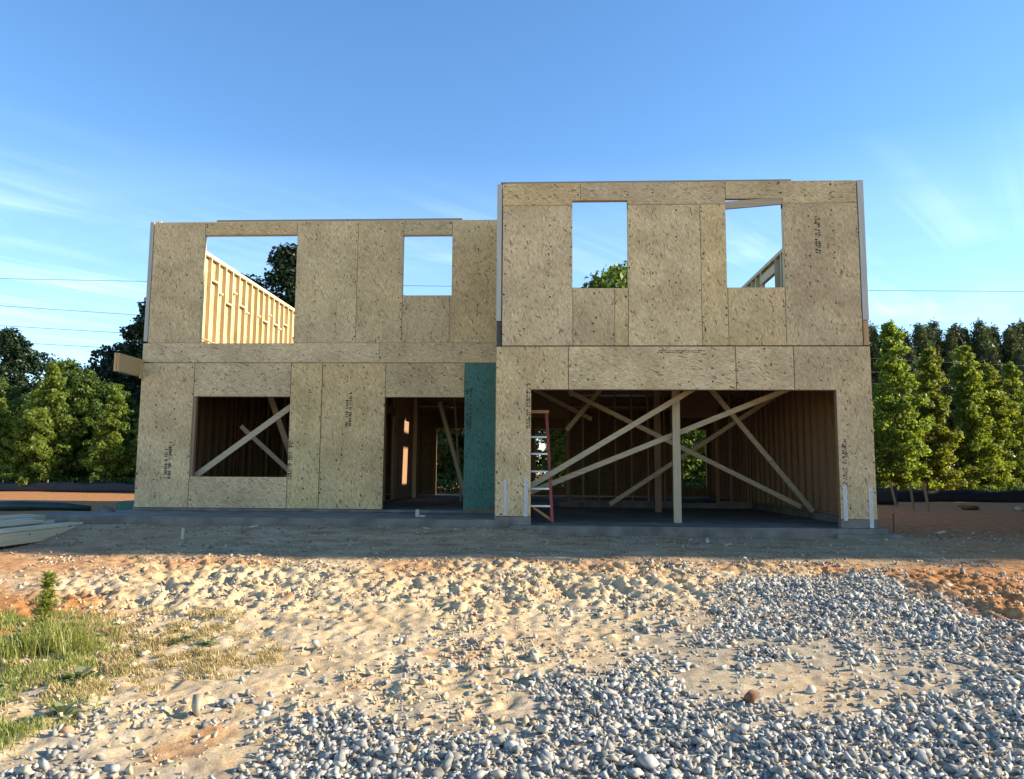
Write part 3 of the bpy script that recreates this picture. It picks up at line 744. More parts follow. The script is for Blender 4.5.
brace((-.62,13.0,.27),(2.60,13.25,2.20)); brace((-.30,13.5,.36),(4.45,13.55,2.28)); brace((3.05,14.4,2.28),(4.98,14.8,.02)); brace((.45,15.6,2.35),(4.96,15.4,.08))
brace((1.35,16.6,.05),(5.0,16.0,2.5)); brace((.42,16.2,1.6),(1.35,16.0,2.7)); brace((-.4,16.9,2.6),(1.0,17.2,1.9))
brace((-6.95,14.62,.45),(-4.75,14.62,2.08), .038, .11); brace((-6.3,15.6,1.62),(-4.9,15.6,.40), .038, .09); brace((-5.95,16.2,2.35),(-5.30,16.2,.7), .038, .12); brace((-6.0,16.8,.3),(-4.9,16.8,1.5), .038, .06)
brace((-2.45,17.5,2.3),(-1.75,17.2,.0), .038, .09); brace((-2.3,19.0,2.6),(-2.1,19.0,.0), .038, .09)
m = MB(); m.box(-3.745, -3.72, 19.0, 20.9, .10, 2.05); part(m, 'stair_panel', M['stud_dim'])
m = MB(); m.box(-3.70, -3.60, 21.2, 21.24, 0, 2.75); part(m, 'stair_post', M['stud'])
# white stake and block on the slab belong to nobody
m = MB(); m.box(-.03,.03,-.04,.04,0,.12); m.box(.031,.13,-.03,.03,0,.03)
o = m.build('offcut_block', M['grey_board']); o.location = (-2.18, 13.1, -.053); tag(o, 'small wooden offcut lying on the porch slab before the doorway', 'offcut')

rr = random.Random(8)
for i in range(16):
    x, y = rr.uniform(-6.8, 7.5), rr.uniform(11.3, 12.15); L = rr.uniform(.06, .24); w = rr.uniform(.025, .06)
    if x > 5.6: y += rr.uniform(1, 4)
    m = MB(); m.bar((-L/2,0,.012),(L/2,rr.uniform(-.02,.02),.016+rr.uniform(0,.03)),w,.025); o = m.build('wood_scrap', M[rr.choice(('grey_board','stake','stud_dim'))]); o.location = (x, y, float(ground_z(x, y))); o.rotation_euler = (0, 0, rr.uniform(0, 3.1))
    tag(o, 'small weathered wood scrap lying on the dirt by the slab edge', 'scrap', 'wood scraps around the slab')
# ------------------------------------------------------------------ stepladder
lad = empty('stepladder', (-.17, 13.25, -.132)); tag(lad, 'red stepladder with grey treads standing inside the garage opening', 'ladder')
H = 1.86
def lp(side, z): return (-.17+side*(.27-.10*z/H), 13.1+.28*z/H, -.132+z)
for s in (-1, 1):
    m = MB(); m.bar(lp(s, 0), lp(s, H), .05, .08, up=(0,1,0)); m.build('rail', M['fibreglass'], lad, lp(s, H/2))
    m = MB(); a = (-.17+s*.27, 14.0, -.132); b = (-.17+s*.17, 13.46, -.132+H-.06); m.bar(a, b, .025, .045, up=(0,1,0)); m.build('rear_rail', M['fibreglass'], lad, a)
for z in (.29, .58, .87, 1.17, 1.46):
    w_ = .27-.10*z/H; yy = 13.1+.28*z/H
    m = MB(); m.box(-.17-w_+.02, -.17+w_-.02, yy-.05, yy+.04, -.132+z-.03, -.132+z); m.build('tread', M['alu'], lad, (-.17, yy, z-.132))
m = MB(); m.box(-.17-.21, -.17+.21, 13.28, 13.50, -.132+H, -.132+H+.05); m.build('top_cap', M['orange'], lad, (-.17, 13.4, H-.1))
m = MB(); m.bar((-.17-.05,13.13,-.132+.25),(-.17+.26,13.13,-.132+.04),.015,.04); m.build('foot_brace', M['orange'], lad, (0,13.13,0))

# ------------------------------------------------------------------ lumber and litter at the left
def plank(x0, y0, x1, y1, z, w, t, mat, label, tilt=0):
    m = MB(); c = Vector(((x0+x1)/2, (y0+y1)/2, z+t/2)); m.bar((x0,y0,z+t/2),(x1,y1,z+t/2), w, t, roll=tilt)
    o = m.build('lumber_plank', M[mat], None, c); tag(o, label, 'plank', 'planks stacked left of the porch'); return o
gz = -.33
plank(-7.66,7.4,-7.56,12.75, gz-.03, .26, .16, 'tan_board', 'thick tan timber at the bottom of the stack, nearest the porch')
plank(-7.74,7.4,-7.68,12.45, gz+.135, .22, .045, 'tan_board', 'tan plank lying on the thick timber of the stack')
plank(-7.96,7.6,-7.90,12.3, gz-.02, .24, .17, 'grey_board', 'grey board lying directly behind the thick tan timber')
plank(-8.24,7.2,-8.18,12.9, gz-.02, .26, .20, 'grey_board', 'middle grey board of the weathered stack by the porch')
plank(-7.99,7.8,-8.14,12.1, gz+.185, .24, .04, 'grey_board', 'grey plank laid askew on top of the weathered stack')
plank(-8.54,7.0,-8.49,12.5, gz-.02, .28, .22, 'grey_board', 'grey board along the back of the weathered stack')
plank(-8.86,7.6,-8.88,13.2, gz-.02, .30, .24, 'grey_board', 'low grey board hindmost in the stack beside the dark roll')
plank(-8.44,8.0,-8.30,12.2, gz+.205, .15, .04, 'tan_board', 'narrow tan board on the back of the weathered stack')
plank(-8.70,7.6,-8.56,12.8, gz+.225, .20, .04, 'grey_board', 'thin grey board along the top rear of the stack')
plank(-9.25,7.9,-9.30,13.6, gz-.02, .28, .25, 'grey_board', 'loose grey board beyond the stack, farthest from the porch')
m = MB(); pts = [(-13.8,17.9,-.18),(-12.6,18.0,-.16),(-11.6,18.2,-.18),(-11.0,18.3,-.22)]
m.tube(pts, [.10,.12,.10,.06], 14); o = m.build('wrap_roll', M['tarp'], None, (-12,17.1,-.28), smooth=True); tag(o, 'dark green rolled wrap lying behind the lumber stack', 'roll')
m = MB(); m.box(-10.9,-8.25,15.2,17.3,-.29,-.235); o = m.build('pale_sheet', M['concrete'], None, (-9.6,16.2,-.28)); tag(o, 'pale grey board sheet lying flat left of the porch slab', 'board')
def offcut(x0, x1, y0, y1, z0, z1, label):
    m = MB(); m.box(x0,x1,y0,y1,z0,z1); o = m.build('green_offcut', M['zip'], None, ((x0+x1)/2,(y0+y1)/2,z0)); tag(o, label, 'offcut')
offcut(-10.3,-9.1,18.2,18.9,-.29,-.04,'long low green sheathing offcut behind the porch slab end'); offcut(-9.0,-8.2,17.6,18.6,-.29,.12,'short stacked green sheathing offcut against the house corner')
m = MB(); m.box(-8.06,-8.045,15.1,16.3,-.30,.62); o = m.build('green_sheet', M['zip'], None, (-8.05,15.7,-.3)); tag(o, 'upright green sheathing sheet leaning on the left house wall', 'board')
m = MB(); m.bar((0,0,-.05),(.01,0,.17),.035,.03); o = m.build('survey_stake', M['grey_board']); o.location = (-5.40,11.36,float(ground_z(-5.4,11.36))); tag(o, 'short white marker stake standing in the shaded drive', 'stake')
m = MB(); m.tube([(0,0,-.1),(.01,0,.1),(.015,.0,.33)],[.012]*3,6); o = m.build('rebar_stake', M['rust']); o.location = (5.92,13.6,-.28); tag(o, 'thin rusty rebar pin standing beside the right garage corner', 'stake')
for (x, y, lean, h, lab) in ((11.03,24.98,-.20,.85,'leftmost leaning wooden stake right of the house corner'),(10.60,22.9,-.10,.80,'middle wooden stake of the three leaning right of the house'),(10.45,21.7,-.14,.84,'rightmost and tallest leaning wooden stake by the slumped fabric')):
    m = MB(); m.bar((0,0,-.1),(lean*h,.05,h),.06,.035,up=(0,1,0)); o = m.build('wooden_stake', M['stake']); o.location = (x,y,float(ground_z(x,y))); tag(o, lab, 'stake', 'leaning stakes right of the house')
for k, (x, y, s, lab) in enumerate(((12.3,23.2,.5,'dark clod of earth beside the slumped black fabric'),(13.6,23.0,.45,'low pale clod of earth right of the dark clod'),(14.9,22.5,.5,'reddish clod of earth near the right edge'))):
    rock('earth_clod', x, y, s, M['brown_rock' if k != 1 else 'sand_rock'], lab, (1.3,.8,.4), 31+k, 30)['category'] = 'clod'

# ------------------------------------------------------------------ silt fences
def silt_fence(label, pts, h=.48, sag=.06, seed=0, step=2.1):
    root = empty('silt_fence', (pts[0][0], pts[0][1], -.28)); tag(root, label, 'fence')
    P3 = []
    for (a, b) in zip(pts[:-1], pts[1:]):
        L = math.dist(a, b); n = max(2, int(L/.35))
        P3 += [(a[0]+(b[0]-a[0])*k/n, a[1]+(b[1]-a[1])*k/n) for k in range(n)]
    P3.append(pts[-1]); P3 = np.array(P3)
    s = np.concatenate([[0], np.cumsum(np.hypot(*np.diff(P3, axis=0).T))])
    off = .07*(vnoise(s/.9, s*0, 400+seed)-.5); g = ground_z(P3[:, 0], P3[:, 1])
    rows = []
    for t in (0, .35, .7, 1.0):
        z = g-.04+(h-sag*np.abs(np.sin(PI*s/step))+.05*(vnoise(s/.6, s*0, 410+seed)-.5))*t
        rows.append(np.stack([P3[:, 0], P3[:, 1]+off*(1+2*t*(1-t)*np.sin(s*3+5*t)), z], -1))
    back = [r+np.array([0, .006, 0]) for r in rows[::-1]]
    R = np.stack(rows+back); k, n = R.shape[:2]
    idx = np.arange(k*n).reshape(k, n)
    F = np.concatenate([np.stack([idx[i, :-1], idx[i, 1:], idx[(i+1) % k, 1:], idx[(i+1) % k, :-1]], -1) for i in range(k)])
    link('fabric', np_mesh('fabric', R.reshape(-1, 3)-np.array(root.location), F, M['fabric'], True), root, root.location)
    t = step/2
    while t < s[-1]:
        x = float(np.interp(t, s, P3[:, 0])); y = float(np.interp(t, s, P3[:, 1]))
        if abs(x) < 48:
            m = MB(); z = float(ground_z(x, y)); le = random.uniform(-.05, .05)
            m.bar((x, y+.05, z-.1), (x+le, y+.06, z+h+random.uniform(.02, .10)), .045, .035, up=(0,1,0)); m.build('stake', M['stake'], root, (x, y, z))
        t += step
silt_fence('long black silt fence before the trees left of the house', [(-70,36),(-30,34.5),(-8,34)], .50, .05, 0)
silt_fence('black silt fence before the saplings right of the house', [(12.0,30.5),(20,31),(60,34)], .52, .05, 3)
silt_fence('slumped black silt fence piece beside the right garage wall', [(5.9,27.6),(8.5,27.3),(11.6,26.2)], .72, .18, 6, 1.5)

# ------------------------------------------------------------------ power lines
def wire(name, a, b, sag, label, r=.018):
    m = MB(); n = 40; pts = []
    for k in range(n+1):
        t = k/n; p = Vector(a).lerp(Vector(b), t); p.z -= sag*4*t*(1-t); pts.append(p)
    m.tube(pts, [r]*(n+1), 5); o = m.build(name, M['wire'], None, Vector(a)); tag(o, label, 'power line', 'power lines crossing behind the house'); return o
def WP(u, v, y): return P(u, v, y)
wire('power_line', WP(-160,275,61), WP(1190,292,62), .3, 'highest thin power line crossing the sky behind the house')
for (va, vb, lab) in ((297,366,'second power line from the top, in the left sky'),(318,377,'third power line from the top, in the left sky'),(335,387,'lowest power line, just above the left trees')):
    a = WP(-160, va-.065*160+8, 58); b = WP(1190, vb+7, 92); wire('power_line', a, b, .5, lab, .02)

# ------------------------------------------------------------------ vegetation
def leaf_quads(C, size, up=.35, aspect=1.6, seed=0, normals=None):
    """kite shaped leaves at the points C"""
    r = np.random.default_rng(seed); n = len(C)
    nrm = r.normal(size=(n, 3)); nrm[:, 2] += up*2
    if normals is not None: nrm += normals*1.2
    nrm /= np.linalg.norm(nrm, axis=1)[:, None]
    a = r.normal(size=(n, 3)); a[:, 2] -= .4; a -= nrm*(a*nrm).sum(1)[:, None]; a /= np.linalg.norm(a, axis=1)[:, None]
    b = np.cross(nrm, a); L = (size*r.uniform(.65, 1.35, n))[:, None] if np.ndim(size) == 0 else (size)[:, None]
    W = L/aspect/2
    V = np.stack([C-a*L*.5, C+b*W-a*L*.08+nrm*L*.07, C+a*L*.5, C-b*W-a*L*.08+nrm*L*.07], 1).reshape(-1, 3)
    F = np.arange(4*n).reshape(n, 4)
    return V, F
def limb(mb, p0, p1, r0, r1, seed, n=5):
    r = random.Random(seed); pts = []; L = (Vector(p1)-Vector(p0)).length
    for k in range(n+1):
        t = k/n; p = Vector(p0).lerp(Vector(p1), t)
        if 0 < k < n: p += Vector((r.gauss(0,.03), r.gauss(0,.03), r.gauss(0,.02)))*L
        pts.append(p)
    mb.tube(pts, [r0+(r1-r0)*k/n for k in range(n+1)], 6)
def clumpy(centers, radii, per, leaf, seed, flat=.75):
    r = np.random.default_rng(seed); P_ = []; Nn = []
    for c, R, k in zip(centers, radii, per):
        d = r.normal(size=(k, 3)); d /= np.linalg.norm(d, axis=1)[:, None]
        rad = R*r.uniform(.35, 1.0, k)**.6
        P_.append(c+d*rad[:, None]*np.array([1, 1, flat])); Nn.append(d)
    return leaf_quads(np.concatenate(P_), leaf, .3, 1.5, seed, np.concatenate(Nn))
def sapling_mesh(h, R, seed, leafmat, per=46, leaf=.17, low=.04):
    r = np.random.default_rng(seed); mb = MB(); limb(mb, (0,0,-.2), (.05,.02,h*.93), .055+.006*h, .012, seed, 8)
    cs = []; rs = []; ks = []
    n = int(22*h)
    for i in range(n):
        t = low+(1-low)*(i/n)**.92
        prof = (R*.86*max(0, 1-t**2.3)**.85*(.80+.20*math.sin(1.0+t*7+seed)) + .10)*r.uniform(.35, 1.12)
        a = i*2.399+r.normal()*.4; z = h*t
        lobes = 1+.22*math.sin(3*a+seed)
        p = np.array([math.cos(a)*prof*lobes, math.sin(a)*prof*lobes, z+.12*r.normal()+.15*prof])
        for q in (.55, 1.0):
            if q == .55 and prof < .5: continue
            cs.append(p*np.array([q, q, 1])-np.array([0, 0, (1-q)*.25*prof])); rs.append(.16+.12*prof*r.uniform(.8, 1.4)); ks.append(int(per*(.4+.4*prof)))
        if i % 4 == 0: limb(mb, (0,0,max(.1, z-.5*prof)), tuple(p), .018, .004, seed*100+i, 3)
    V, F = clumpy(cs, rs, ks, leaf, seed)
    me = bpy.data.meshes.new('trunk'); me.from_pydata(mb.v, [], mb.f); me.materials.append(M['bark']); me.update()
    return me, np_mesh('crown', V, F, leafmat)
def broad_mesh(h, R, seed, leafmat, leaf=.24, lobes=11, low=.2, per=34):
    r = np.random.default_rng(seed); mb = MB(); limb(mb, (0,0,-.3), (r.normal()*.2, r.normal()*.2, h*.75), .10+.012*h, .05, seed, 7)
    cs = []; rs = []; ks = []
    for i in range(lobes):
        t = low+(1-low)*((i+.5)/lobes); a = i*2.399+r.normal()*.5
        env = R*math.sin(PI*(.12+.80*t))**.8*(1.0 if t < .9 else .7)
        off = env*r.uniform(.35, .75)*(1 if t < .85 else .4)
        c = np.array([math.cos(a)*off, math.sin(a)*off, h*t*.93]); LR = max(.6, env*r.uniform(.42, .66))
        limb(mb, (0,0,h*max(.12, t*.55)), tuple(c), .07, .015, seed*50+i, 4)
        m = int(20+26*LR)
        for k in range(m):
            d = r.normal(size=3); d /= np.linalg.norm(d); d[2] *= .85
            cs.append(c+d*LR*r.uniform(.6, 1.08)); rs.append(r.uniform(.26, .5)); ks.append(int(per*r.uniform(.6, 1.3)))
    V, F = clumpy(cs, rs, ks, leaf, seed)
    me = bpy.data.meshes.new('trunk'); me.from_pydata(mb.v, [], mb.f); me.materials.append(M['bark']); me.update()
    return me, np_mesh('crown', V, F, leafmat)
def pine_mesh(h, R, seed, leafmat, low=.25, leaf=.55):
    r = np.random.default_rng(seed); mb = MB(); limb(mb, (0,0,-.3), (.1*r.normal(),0,h*.97), .14+.008*h, .03, seed, 8)
    cs = []; rs = []; ks = []; z = h*low
    while z < h*.99:
        t = (z/h-low)/(1-low); env = R*(1-t)**.78*(.85+.3*r.random())+.12
        nb = 5 if t < .8 else 4; a0 = r.random()*6.28
        for k in range(nb):
            a = a0+2*PI*k/nb+r.normal()*.25; L = env*r.uniform(.6, 1.1)
            tip = np.array([math.cos(a)*L, math.sin(a)*L, z+.30*L])
            if k % 2 == 0: limb(mb, (0,0,z), tuple(tip), .05, .012, seed*90+k+int(z*10), 2)
            for q in (.4, .7, 1.0):
                if q*L < .35 and q < 1: continue
                cs.append(np.array([tip[0]*q, tip[1]*q, z+.30*L*q])); rs.append(.28+.16*L*r.uniform(.6, 1.1)); ks.append(int(24+9*L))
        z += max(.35, .7*(1-t*.5))
    cs.append(np.array([0,0,h])); rs.append(.35); ks.append(16)
    r2 = np.random.default_rng(seed+5); P_ = np.concatenate([c+r2.normal(size=(k, 3))*R_*.55 for c, R_, k in zip(cs, rs, ks)])
    V, F = leaf_quads(P_, leaf, .2, 3.2, seed)
    me = bpy.data.meshes.new('trunk'); me.from_pydata(mb.v, [], mb.f); me.materials.append(M['pine_bark']); me.update()
    return me, np_mesh('crown', V, F, leafmat)
def tree(name, meshes, x, y, s, label, cat='tree', group=None, rz=None, sz=1.0):
    root = empty(name, (x, y, float(base_z(x, y)))); tag(root, label, cat, group)
    root.rotation_euler = (0, 0, random.random()*6.28 if rz is None else rz); root.scale = (s, s, s*sz)
    for nm, me in zip(('trunk', 'crown'), meshes):
        o = bpy.data.objects.new(nm, me); COL.objects.link(o); o.parent = root
    return root
SAP = [sapling_mesh(7.6, 1.75, 11+i, M['leaf_sap'], 78, .15) for i in range(4)]
SAPL = [sapling_mesh(5.8, 1.7, 41+i, M['leaf_sap'], 85, .15) for i in range(2)]
BRD = [broad_mesh(8.0, 3.0, 61+i, M['leaf_oak'], .17, 12, .12, 60) for i in range(3)]
DRK = [broad_mesh(11.0, 3.6, 71+i, M['leaf_dark'], .20, 15, .10, 52) for i in range(2)]
PIN = [pine_mesh(20, 3.2, 81+i, M['leaf_pine'], .25, .42) for i in range(3)]
# right: bright saplings behind the silt fence
names = ['bright pointed sapling tallest of the row, nearest the garage corner','narrow bright sapling second from the garage corner','bushy bright sapling third from the garage corner','bright sapling fourth from the garage corner, with a rounded top','bright sapling fifth from the garage corner, near the right edge','bright sapling sixth from the garage corner, at the right edge']
for i, (x, y, h) in enumerate(((14.85,33.5,7.5),(17.1,34.8,6.6),(19.4,36.2,6.9),(20.9,37.0,6.2),(22.6,38.2,6.4),(24.7,39.6,6.6))):
    tree('sapling_tree', SAP[i % 4], x, y, h/7.6, names[i], 'sapling', 'bright saplings right of the house', sz=1)
g2 = 'saplings filling the row behind the right fence'
for i, (x, y, h) in enumerate(((13.0,36.0,5.0),(15.6,38.0,4.8),(18.0,39.6,5.0),(20.0,41.4,5.0),(22.8,42.5,5.4),(16.5,42,5.6),(27.0,42.4,6.0),(19.4,44,6.2),(25.5,45,6.4),(11.4,37.5,5.0),(9.4,37.6,5.0),(7.4,38.0,5.0),(.3,36.4,4.6),(1.6,37.4,5.0),(-1.0,37.6,5.0))):
    tree('sapling_tree', SAP[(i+1) % 4], x, y, h/7.6, 'shorter green sapling in the thick row behind the right silt fence', 'sapling', g2)
# pines on the skyline at the right
xs = np.arange(2, 92, 1.5)
for i, x in enumerate(xs):
    y = 92+.35*(x-35)+.8*math.sin(i*2.1); h = (20.3+.35*math.sin(i*1.3)+.45*math.sin(i*2.9))*y/100
    tree('pine_tree', PIN[i % 3], x, y, h/20, 'tall dark pine in the even row on the right skyline', 'pine tree', 'pines on the right skyline')
for i, x in enumerate(np.arange(33, 95, 3.2)):
    tree('pine_tree', PIN[(i+1) % 3], x, 93+2*math.sin(i*1.7), .80, 'lower dark pine standing before the right skyline row', 'pine tree', 'lower pines before the skyline')
# left: dark tall trees, mid trees and bright saplings
tree('broadleaf_tree', DRK[0], -23.0, 44, 1.05, 'tallest dark tree, just left of the upper house corner', group='dark trees left of the house', rz=.5)
tree('broadleaf_tree', DRK[1], -26.8, 46, .74, 'dark tree left of the tallest dark tree by the house', group='dark trees left of the house', rz=2)
tree('broadleaf_tree', DRK[1], -19.8, 43.2, .76, 'dark leafy tree half hidden by the left house wall', group='dark trees left of the house', rz=4)
tree('broadleaf_tree', DRK[0], -14.4, 42.5, 1.30, 'large dark tree seen through the wide upper left window opening', group='trees seen through the house', rz=1.2)
tree('broadleaf_tree', BRD[0], 4.5, 38, 1.50, 'leafy tree top showing in the tall middle upper window', group='trees seen through the house', rz=.7)
tree('broadleaf_tree', BRD[1], -7.3, 38, 1.26, 'tree tip showing at the sill of the small upper window', group='trees seen through the house', rz=.2)
lab = ['round mid green tree with the highest top at far left','green tree right of the round one, before the sky','spreading green tree cut by the left picture edge','low green tree behind the bright left sapling']
for i, (x, y, s) in enumerate(((-24.9,38.6,.86),(-22.6,38.4,.72),(-29.2,39.5,.76),(-26.8,37.6,.58))):
    tree('broadleaf_tree', BRD[i % 3], x, y, s, lab[i], group='green trees at the far left')
for i, (x, y, h, l) in enumerate(((-23.6,35.5,5.9,'brightest pale green sapling at left, before the dark trees'),(-20.7,35.9,5.0,'slim bright sapling between the pale one and the house'),(-26.4,36.0,4.4,'low bright sapling left of the brightest pale one'),(-25.0,35.4,3.6,'small leafy sapling at the foot of the brightest one'),(-19.0,36.2,4.2,'small dim sapling close by the left house wall'))):
    tree('sapling_tree', SAPL[i % 2], x, y, h/5.8, l, 'sapling', 'saplings left of the house', sz=1)
for i, (x, y, s) in enumerate(((-36,42,.9),(-40,45,1.0),(-34,47,1.1),(-29,49,1.05),(-24,49,.95),(-19,50,1.0),(-45,47,1.1),(-11,44,.8),(-2.5,42,.75),(1,44,.8),(7,42,.8),(10.5,43,.75),(-5,46,.85),(13,46,.7))):
    tree('broadleaf_tree', (BRD if i % 2 else DRK)[i % 2], x, y, s*.85, 'green tree in the dense wood closing the lot behind the house', group='trees of the wood behind the house')
# trees beyond the right picture edge, whose shade lies over the drive
for i, (x, y, s) in enumerate(((11.3,13.0,.70),(13.4,13.1,.74),(15.6,13.3,.78),(17.9,13.4,.80),(20.4,13.4,.84),(23,13.6,.86),(13.5,15.0,.62),(17.4,16.4,.84),(18.2,19.4,1.2),(22.6,20.5,1.3),(20.4,22.8,1.1),(23.2,25.8,1.15),(26,28.5,1.2))):
    tree('broadleaf_tree', BRD[i % 3], x, y, s, 'unseen leafy tree right of the drive, giving shade', group='unseen shade trees right of the drive', sz=2.35 if y < 14 else (2.9 if s < .7 else 1.0))  # front row stretched for shade; narrow tree behind added to shade the beam
# undergrowth strip under the trees
r = np.random.default_rng(5); n = 52000
ux = r.uniform(-46, 42, n); uy = r.uniform(34.6, 39.5, n)
keep = ~((ux > -8) & (ux < 5))|(r.random(n) < .6); ux, uy = ux[keep], uy[keep]
hh = .35+1.9*np.clip(fbm(ux, uy, 2.4, 3, 501)-.25, 0, 1)*smooth(35.0, 37.5, uy)+.25
uz = base_z(ux, uy)+hh*r.random(len(ux))**.8
V, F = leaf_quads(np.stack([ux, uy, uz], -1), .20, .5, 1.8, 9)
tag(link('undergrowth', np_mesh('undergrowth', V, F, M['leaf_under'])), kind='stuff', label='dense green undergrowth along the foot of the trees', cat='undergrowth')

# ------------------------------------------------------------------ weeds and grass at the left front
def blades(n, poly, h0, h1, mat, seed, wid=.007, dens=None, margin=-.15, lean=1.0):
    r = np.random.default_rng(seed); xs_ = [p[0] for p in poly]; ys_ = [p[1] for p in poly]
    x = r.uniform(min(xs_)-.4, max(xs_)+.4, n*3); y = r.uniform(min(ys_)-.4, max(ys_)+.4, n*3)
    d = inpoly_dist(x, y, poly)+1.0*(fbm(x, y, .6, 3, seed)-.5)
    tuft = fbm(x, y, .18, 2, seed+3)
    k = (d > margin) & (r.random(len(x)) < smooth(.36, .60, tuft)*(smooth(margin, .4, d)*.8+.2)); x, y = x[k][:n], y[k][:n]; n = len(x)
    z = ground_z(x, y)-.004; h = r.uniform(h0, h1, n)*(.5+1.0*tuft[k][:n]); a = r.uniform(0, 6.28, n); le = h*r.uniform(.15, .75, n)*lean
    d1 = np.stack([np.cos(a), np.sin(a), np.zeros(n)], -1); pd = np.stack([-np.sin(a), np.cos(a), np.zeros(n)], -1)*wid*r.uniform(.6, 1.4, n)[:, None]
    B = np.stack([x, y, z], -1); mid = B+d1*(le*.35)[:, None]; mid[:, 2] += h*.62; tip = B+d1*le[:, None]; tip[:, 2] += h
    V = np.stack([B-pd, B+pd, mid+pd*.8, mid-pd*.8, tip+pd*.12, tip-pd*.12], 1).reshape(-1, 3); o = np.arange(n)[:, None]*6
    F = np.concatenate([o+np.array([0,1,2,3]), o+np.array([3,2,4,5])]); return np_mesh('grass', V, F, mat)
tag(link('grass', blades(42000, GRASS, .02, .06, M['blade'], 21, .0035)), kind='stuff', label='patchy green grass and weeds at the lower left', cat='grass')
TUFT = [(-4.15,6.3),(-3.75,6.45),(-3.65,6.1),(-4.1,5.95)]
tag(link('grass', blades(2600, TUFT, .07, .21, M['blade'], 23, .004, margin=-.05)), kind='stuff', label='taller green grass tuft around the tall weed', cat='grass')
tag(link('dry_grass', blades(34000, STRAW, .012, .045, M['straw'], 25, .0032, margin=-.35, lean=1.6)), kind='stuff', label='flattened straw coloured grass right of the green weeds', cat='grass')
def weed(x, y, h, seed, label, lean=.05):
    root = empty('tall_weed', (x, y, float(ground_z(x, y)))); tag(root, label, 'weed')
    r = np.random.default_rng(seed); mb = MB(); pts = [(lean*t*h, .02*t, h*t) for t in np.linspace(0, 1, 7)]; mb.tube(pts, [.007*(1-.6*t) for t in np.linspace(0, 1, 7)], 6); mb.build('stem', M['leaf_weed'], None).parent = root
    n = int(380*h/.55); t = r.uniform(.08, 1.0, n); a = r.uniform(0, 6.28, n); L = .17*(1.05-.55*t)*r.uniform(.5, 1.3, n)
    d = np.stack([np.cos(a), np.sin(a), r.uniform(.1, .9, n)], -1); d /= np.linalg.norm(d, axis=1)[:, None]
    B = np.stack([lean*t*h, .02*t, h*t], -1); s = np.cross(d, np.array([0,0,1.])); s /= np.linalg.norm(s, axis=1)[:, None]
    w = .012; T_ = B+d*L[:, None]; T_[:, 2] -= .25*L; Md = B+d*(L*.5)[:, None]
    V = np.stack([B, Md+s*w, T_, Md-s*w], 1).reshape(-1, 3); F = np.arange(4*n).reshape(n, 4)
    o = link('foliage', np_mesh('foliage', V, F, M['leaf_weed'])); o.parent = root
weed(-4.20, 6.42, .56, 1, 'tall upright leafy green weed standing at the left edge of the sand', .02)
def rosette(x, y, s, seed, label):
    r = np.random.default_rng(seed); n = 26; a = r.uniform(0, 6.28, n); L = s*r.uniform(.5, 1.1, n); el = r.uniform(.25, 1.1, n)
    d = np.stack([np.cos(a)*np.cos(el), np.sin(a)*np.cos(el), np.sin(el)], -1); sd = np.stack([-np.sin(a), np.cos(a), 0*a], -1)
    B = d*.01; Md = d*(L*.55)[:, None]; T_ = d*L[:, None]; T_[:, 2] -= .3*L; w = (L*.22)[:, None]
    V = np.stack([B, Md+sd*w, T_, Md-sd*w], 1).reshape(-1, 3)
    o = link('leafy_weed', np_mesh('leafy_weed', V, np.arange(4*n).reshape(n, 4), M['broadweed']), None, (x, y, float(ground_z(x, y)))); tag(o, label, 'weed', 'low broad leafed weeds at the lower left')
for i, (x, y, s, l) in enumerate(((-3.28,5.45,.15,'pale broad leafed weed right of the grass, on bare sand'),(-4.25,5.95,.17,'pale broad leafed weed in front of the tall weed'),(-4.65,6.1,.17,'broad leafed weed left of the tall weed'),(-3.0,4.85,.14,'broad leafed weed nearest the gravel at lower left'),(-3.75,5.2,.13,'small broad leafed weed amid the lower left grass'),(-2.75,6.35,.12,'small broad leafed weed on the straw patch'))):
    rosette(x, y, s, 60+i, l)
rr = random.Random(3)
for i in range(26):
    x, y = rr.uniform(-4.9, -2.9), rr.uniform(4.5, 6.7)
    rosette(x, y, rr.uniform(.05, .10), 90+i, 'tiny broad leafed weed among the grass at the lower left')

# ------------------------------------------------------------------ sky, sun, camera
AL, TH = math.radians(23.5), math.radians(2.5)          # sun height; angle from +X towards +Y
W = bpy.data.worlds.new('World'); S.world = W; W.use_nodes = True; nt = W.node_tree
bg = nt.nodes['Background']
sky = N(nt, 'ShaderNodeTexSky'); sky.sky_type = 'NISHITA'; sky.sun_disc = False; sky.sun_elevation = AL; sky.sun_rotation = PI/2-TH
sky.air_density = .95; sky.dust_density = .03; sky.ozone_density = 2.5; sky.altitude = 200
tc = N(nt, 'ShaderNodeTexCoord'); sp = N(nt, 'ShaderNodeSeparateXYZ'); nt.links.new(tc.outputs['Generated'], sp.inputs[0])
zz = math_n(nt, 'MAXIMUM', sp.outputs[2], .03)
cb = N(nt, 'ShaderNodeCombineXYZ'); nt.links.new(math_n(nt, 'DIVIDE', sp.outputs[0], zz), cb.inputs[0]); nt.links.new(math_n(nt, 'DIVIDE', sp.outputs[1], zz), cb.inputs[1])
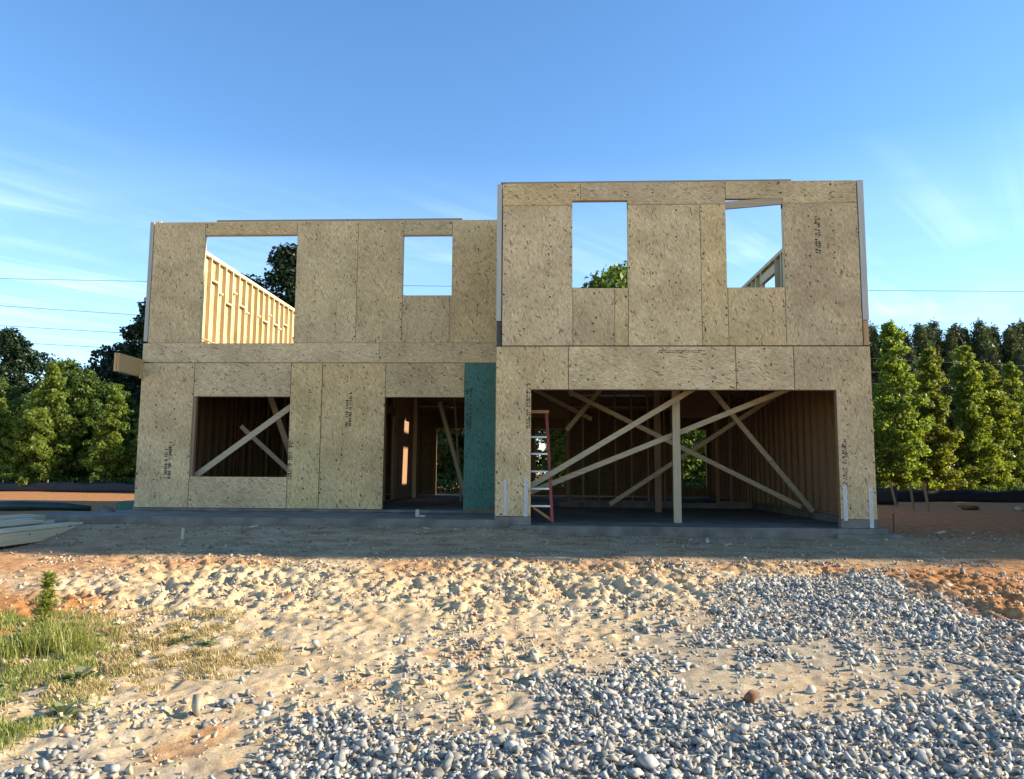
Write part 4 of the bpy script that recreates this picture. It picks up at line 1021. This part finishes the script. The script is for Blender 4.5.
def cloud(rot, scl, sc, seed, lo, hi, dist=1.2):
    mp = N(nt, 'ShaderNodeMapping'); mp.inputs['Rotation'].default_value = (0, 0, math.radians(rot)); mp.inputs['Location'].default_value = (seed, seed*2.3, 0)
    nt.links.new(cb.outputs[0], mp.inputs[0]); mp2 = N(nt, 'ShaderNodeMapping'); mp2.inputs['Scale'].default_value = scl; nt.links.new(mp.outputs[0], mp2.inputs[0])
    n = N(nt, 'ShaderNodeTexNoise', Scale=sc, Detail=7.0, Distortion=dist, Roughness=.58); nt.links.new(mp2.outputs[0], n.inputs['Vector'])
    return ramp(nt, n.outputs[0], [(lo, (0,0,0)), (hi, (1,1,1))])
wisp = cloud(-52, (.30, 1.7, 1), 1.1, 3.1, .44, .74, 1.8); patch = cloud(0, (1, 1, 1), .36, 5.2, .44, .64, .3)
cm = math_n(nt, 'MULTIPLY', wisp, patch)
low = ramp(nt, sp.outputs[2], [(.0, (.10,.10,.10)), (.08, (.25,.25,.25)), (.20, (.9,.9,.9)), (.30, (.6,.6,.6)), (.39, (0,0,0))])
veil = cloud(10, (.25, 1.2, 1), .35, 1.7, .3, .75, .8)
cm2 = math_n(nt, 'MULTIPLY', math_n(nt, 'ADD', math_n(nt, 'MULTIPLY', cm, .32), math_n(nt, 'MULTIPLY', veil, .16)), low)
cc = N(nt, 'ShaderNodeMix'); cc.data_type = 'RGBA'
nt.links.new(math_n(nt, 'MINIMUM', cm2, .8), cc.inputs[0]); hs = N(nt, 'ShaderNodeHueSaturation'); hs.inputs['Saturation'].default_value = 1.16; nt.links.new(sky.outputs[0], hs.inputs['Color']); nt.links.new(hs.outputs[0], cc.inputs[6]); cc.inputs[7].default_value = (7.2, 8.0, 8.8, 1)
nt.links.new(cc.outputs[2], bg.inputs[0]); bg.inputs[1].default_value = .132
L = bpy.data.lights.new('sun', 'SUN'); L.energy = 5.0; L.angle = math.radians(.53); L.color = (1, .87, .67)
so = bpy.data.objects.new('sun', L); COL.objects.link(so); so.location = (30, 10, 30)
sv = Vector((math.cos(AL)*math.cos(TH), math.cos(AL)*math.sin(TH), math.sin(AL))); so.rotation_euler = sv.to_track_quat('Z', 'Y').to_euler()
cam = bpy.data.cameras.new('camera'); co = bpy.data.objects.new('camera', cam); COL.objects.link(co)
cam.sensor_fit = 'HORIZONTAL'; cam.sensor_width = 36; cam.lens = 769/1024*36; cam.clip_end = 3000; cam.clip_start = .05
Mx = Matrix((RT, UP, -FW)).transposed().to_4x4(); Mx.translation = CAM; co.matrix_world = Mx
S.camera = co
S.view_settings.view_transform = 'Standard'; S.view_settings.look = 'None'; S.view_settings.exposure = 1.18; S.view_settings.gamma = 1.0; S.view_settings.use_curve_mapping = False
S.cycles.max_bounces = 8; S.cycles.diffuse_bounces = 1; S.cycles.transmission_bounces = 4; S.cycles.use_denoising = True
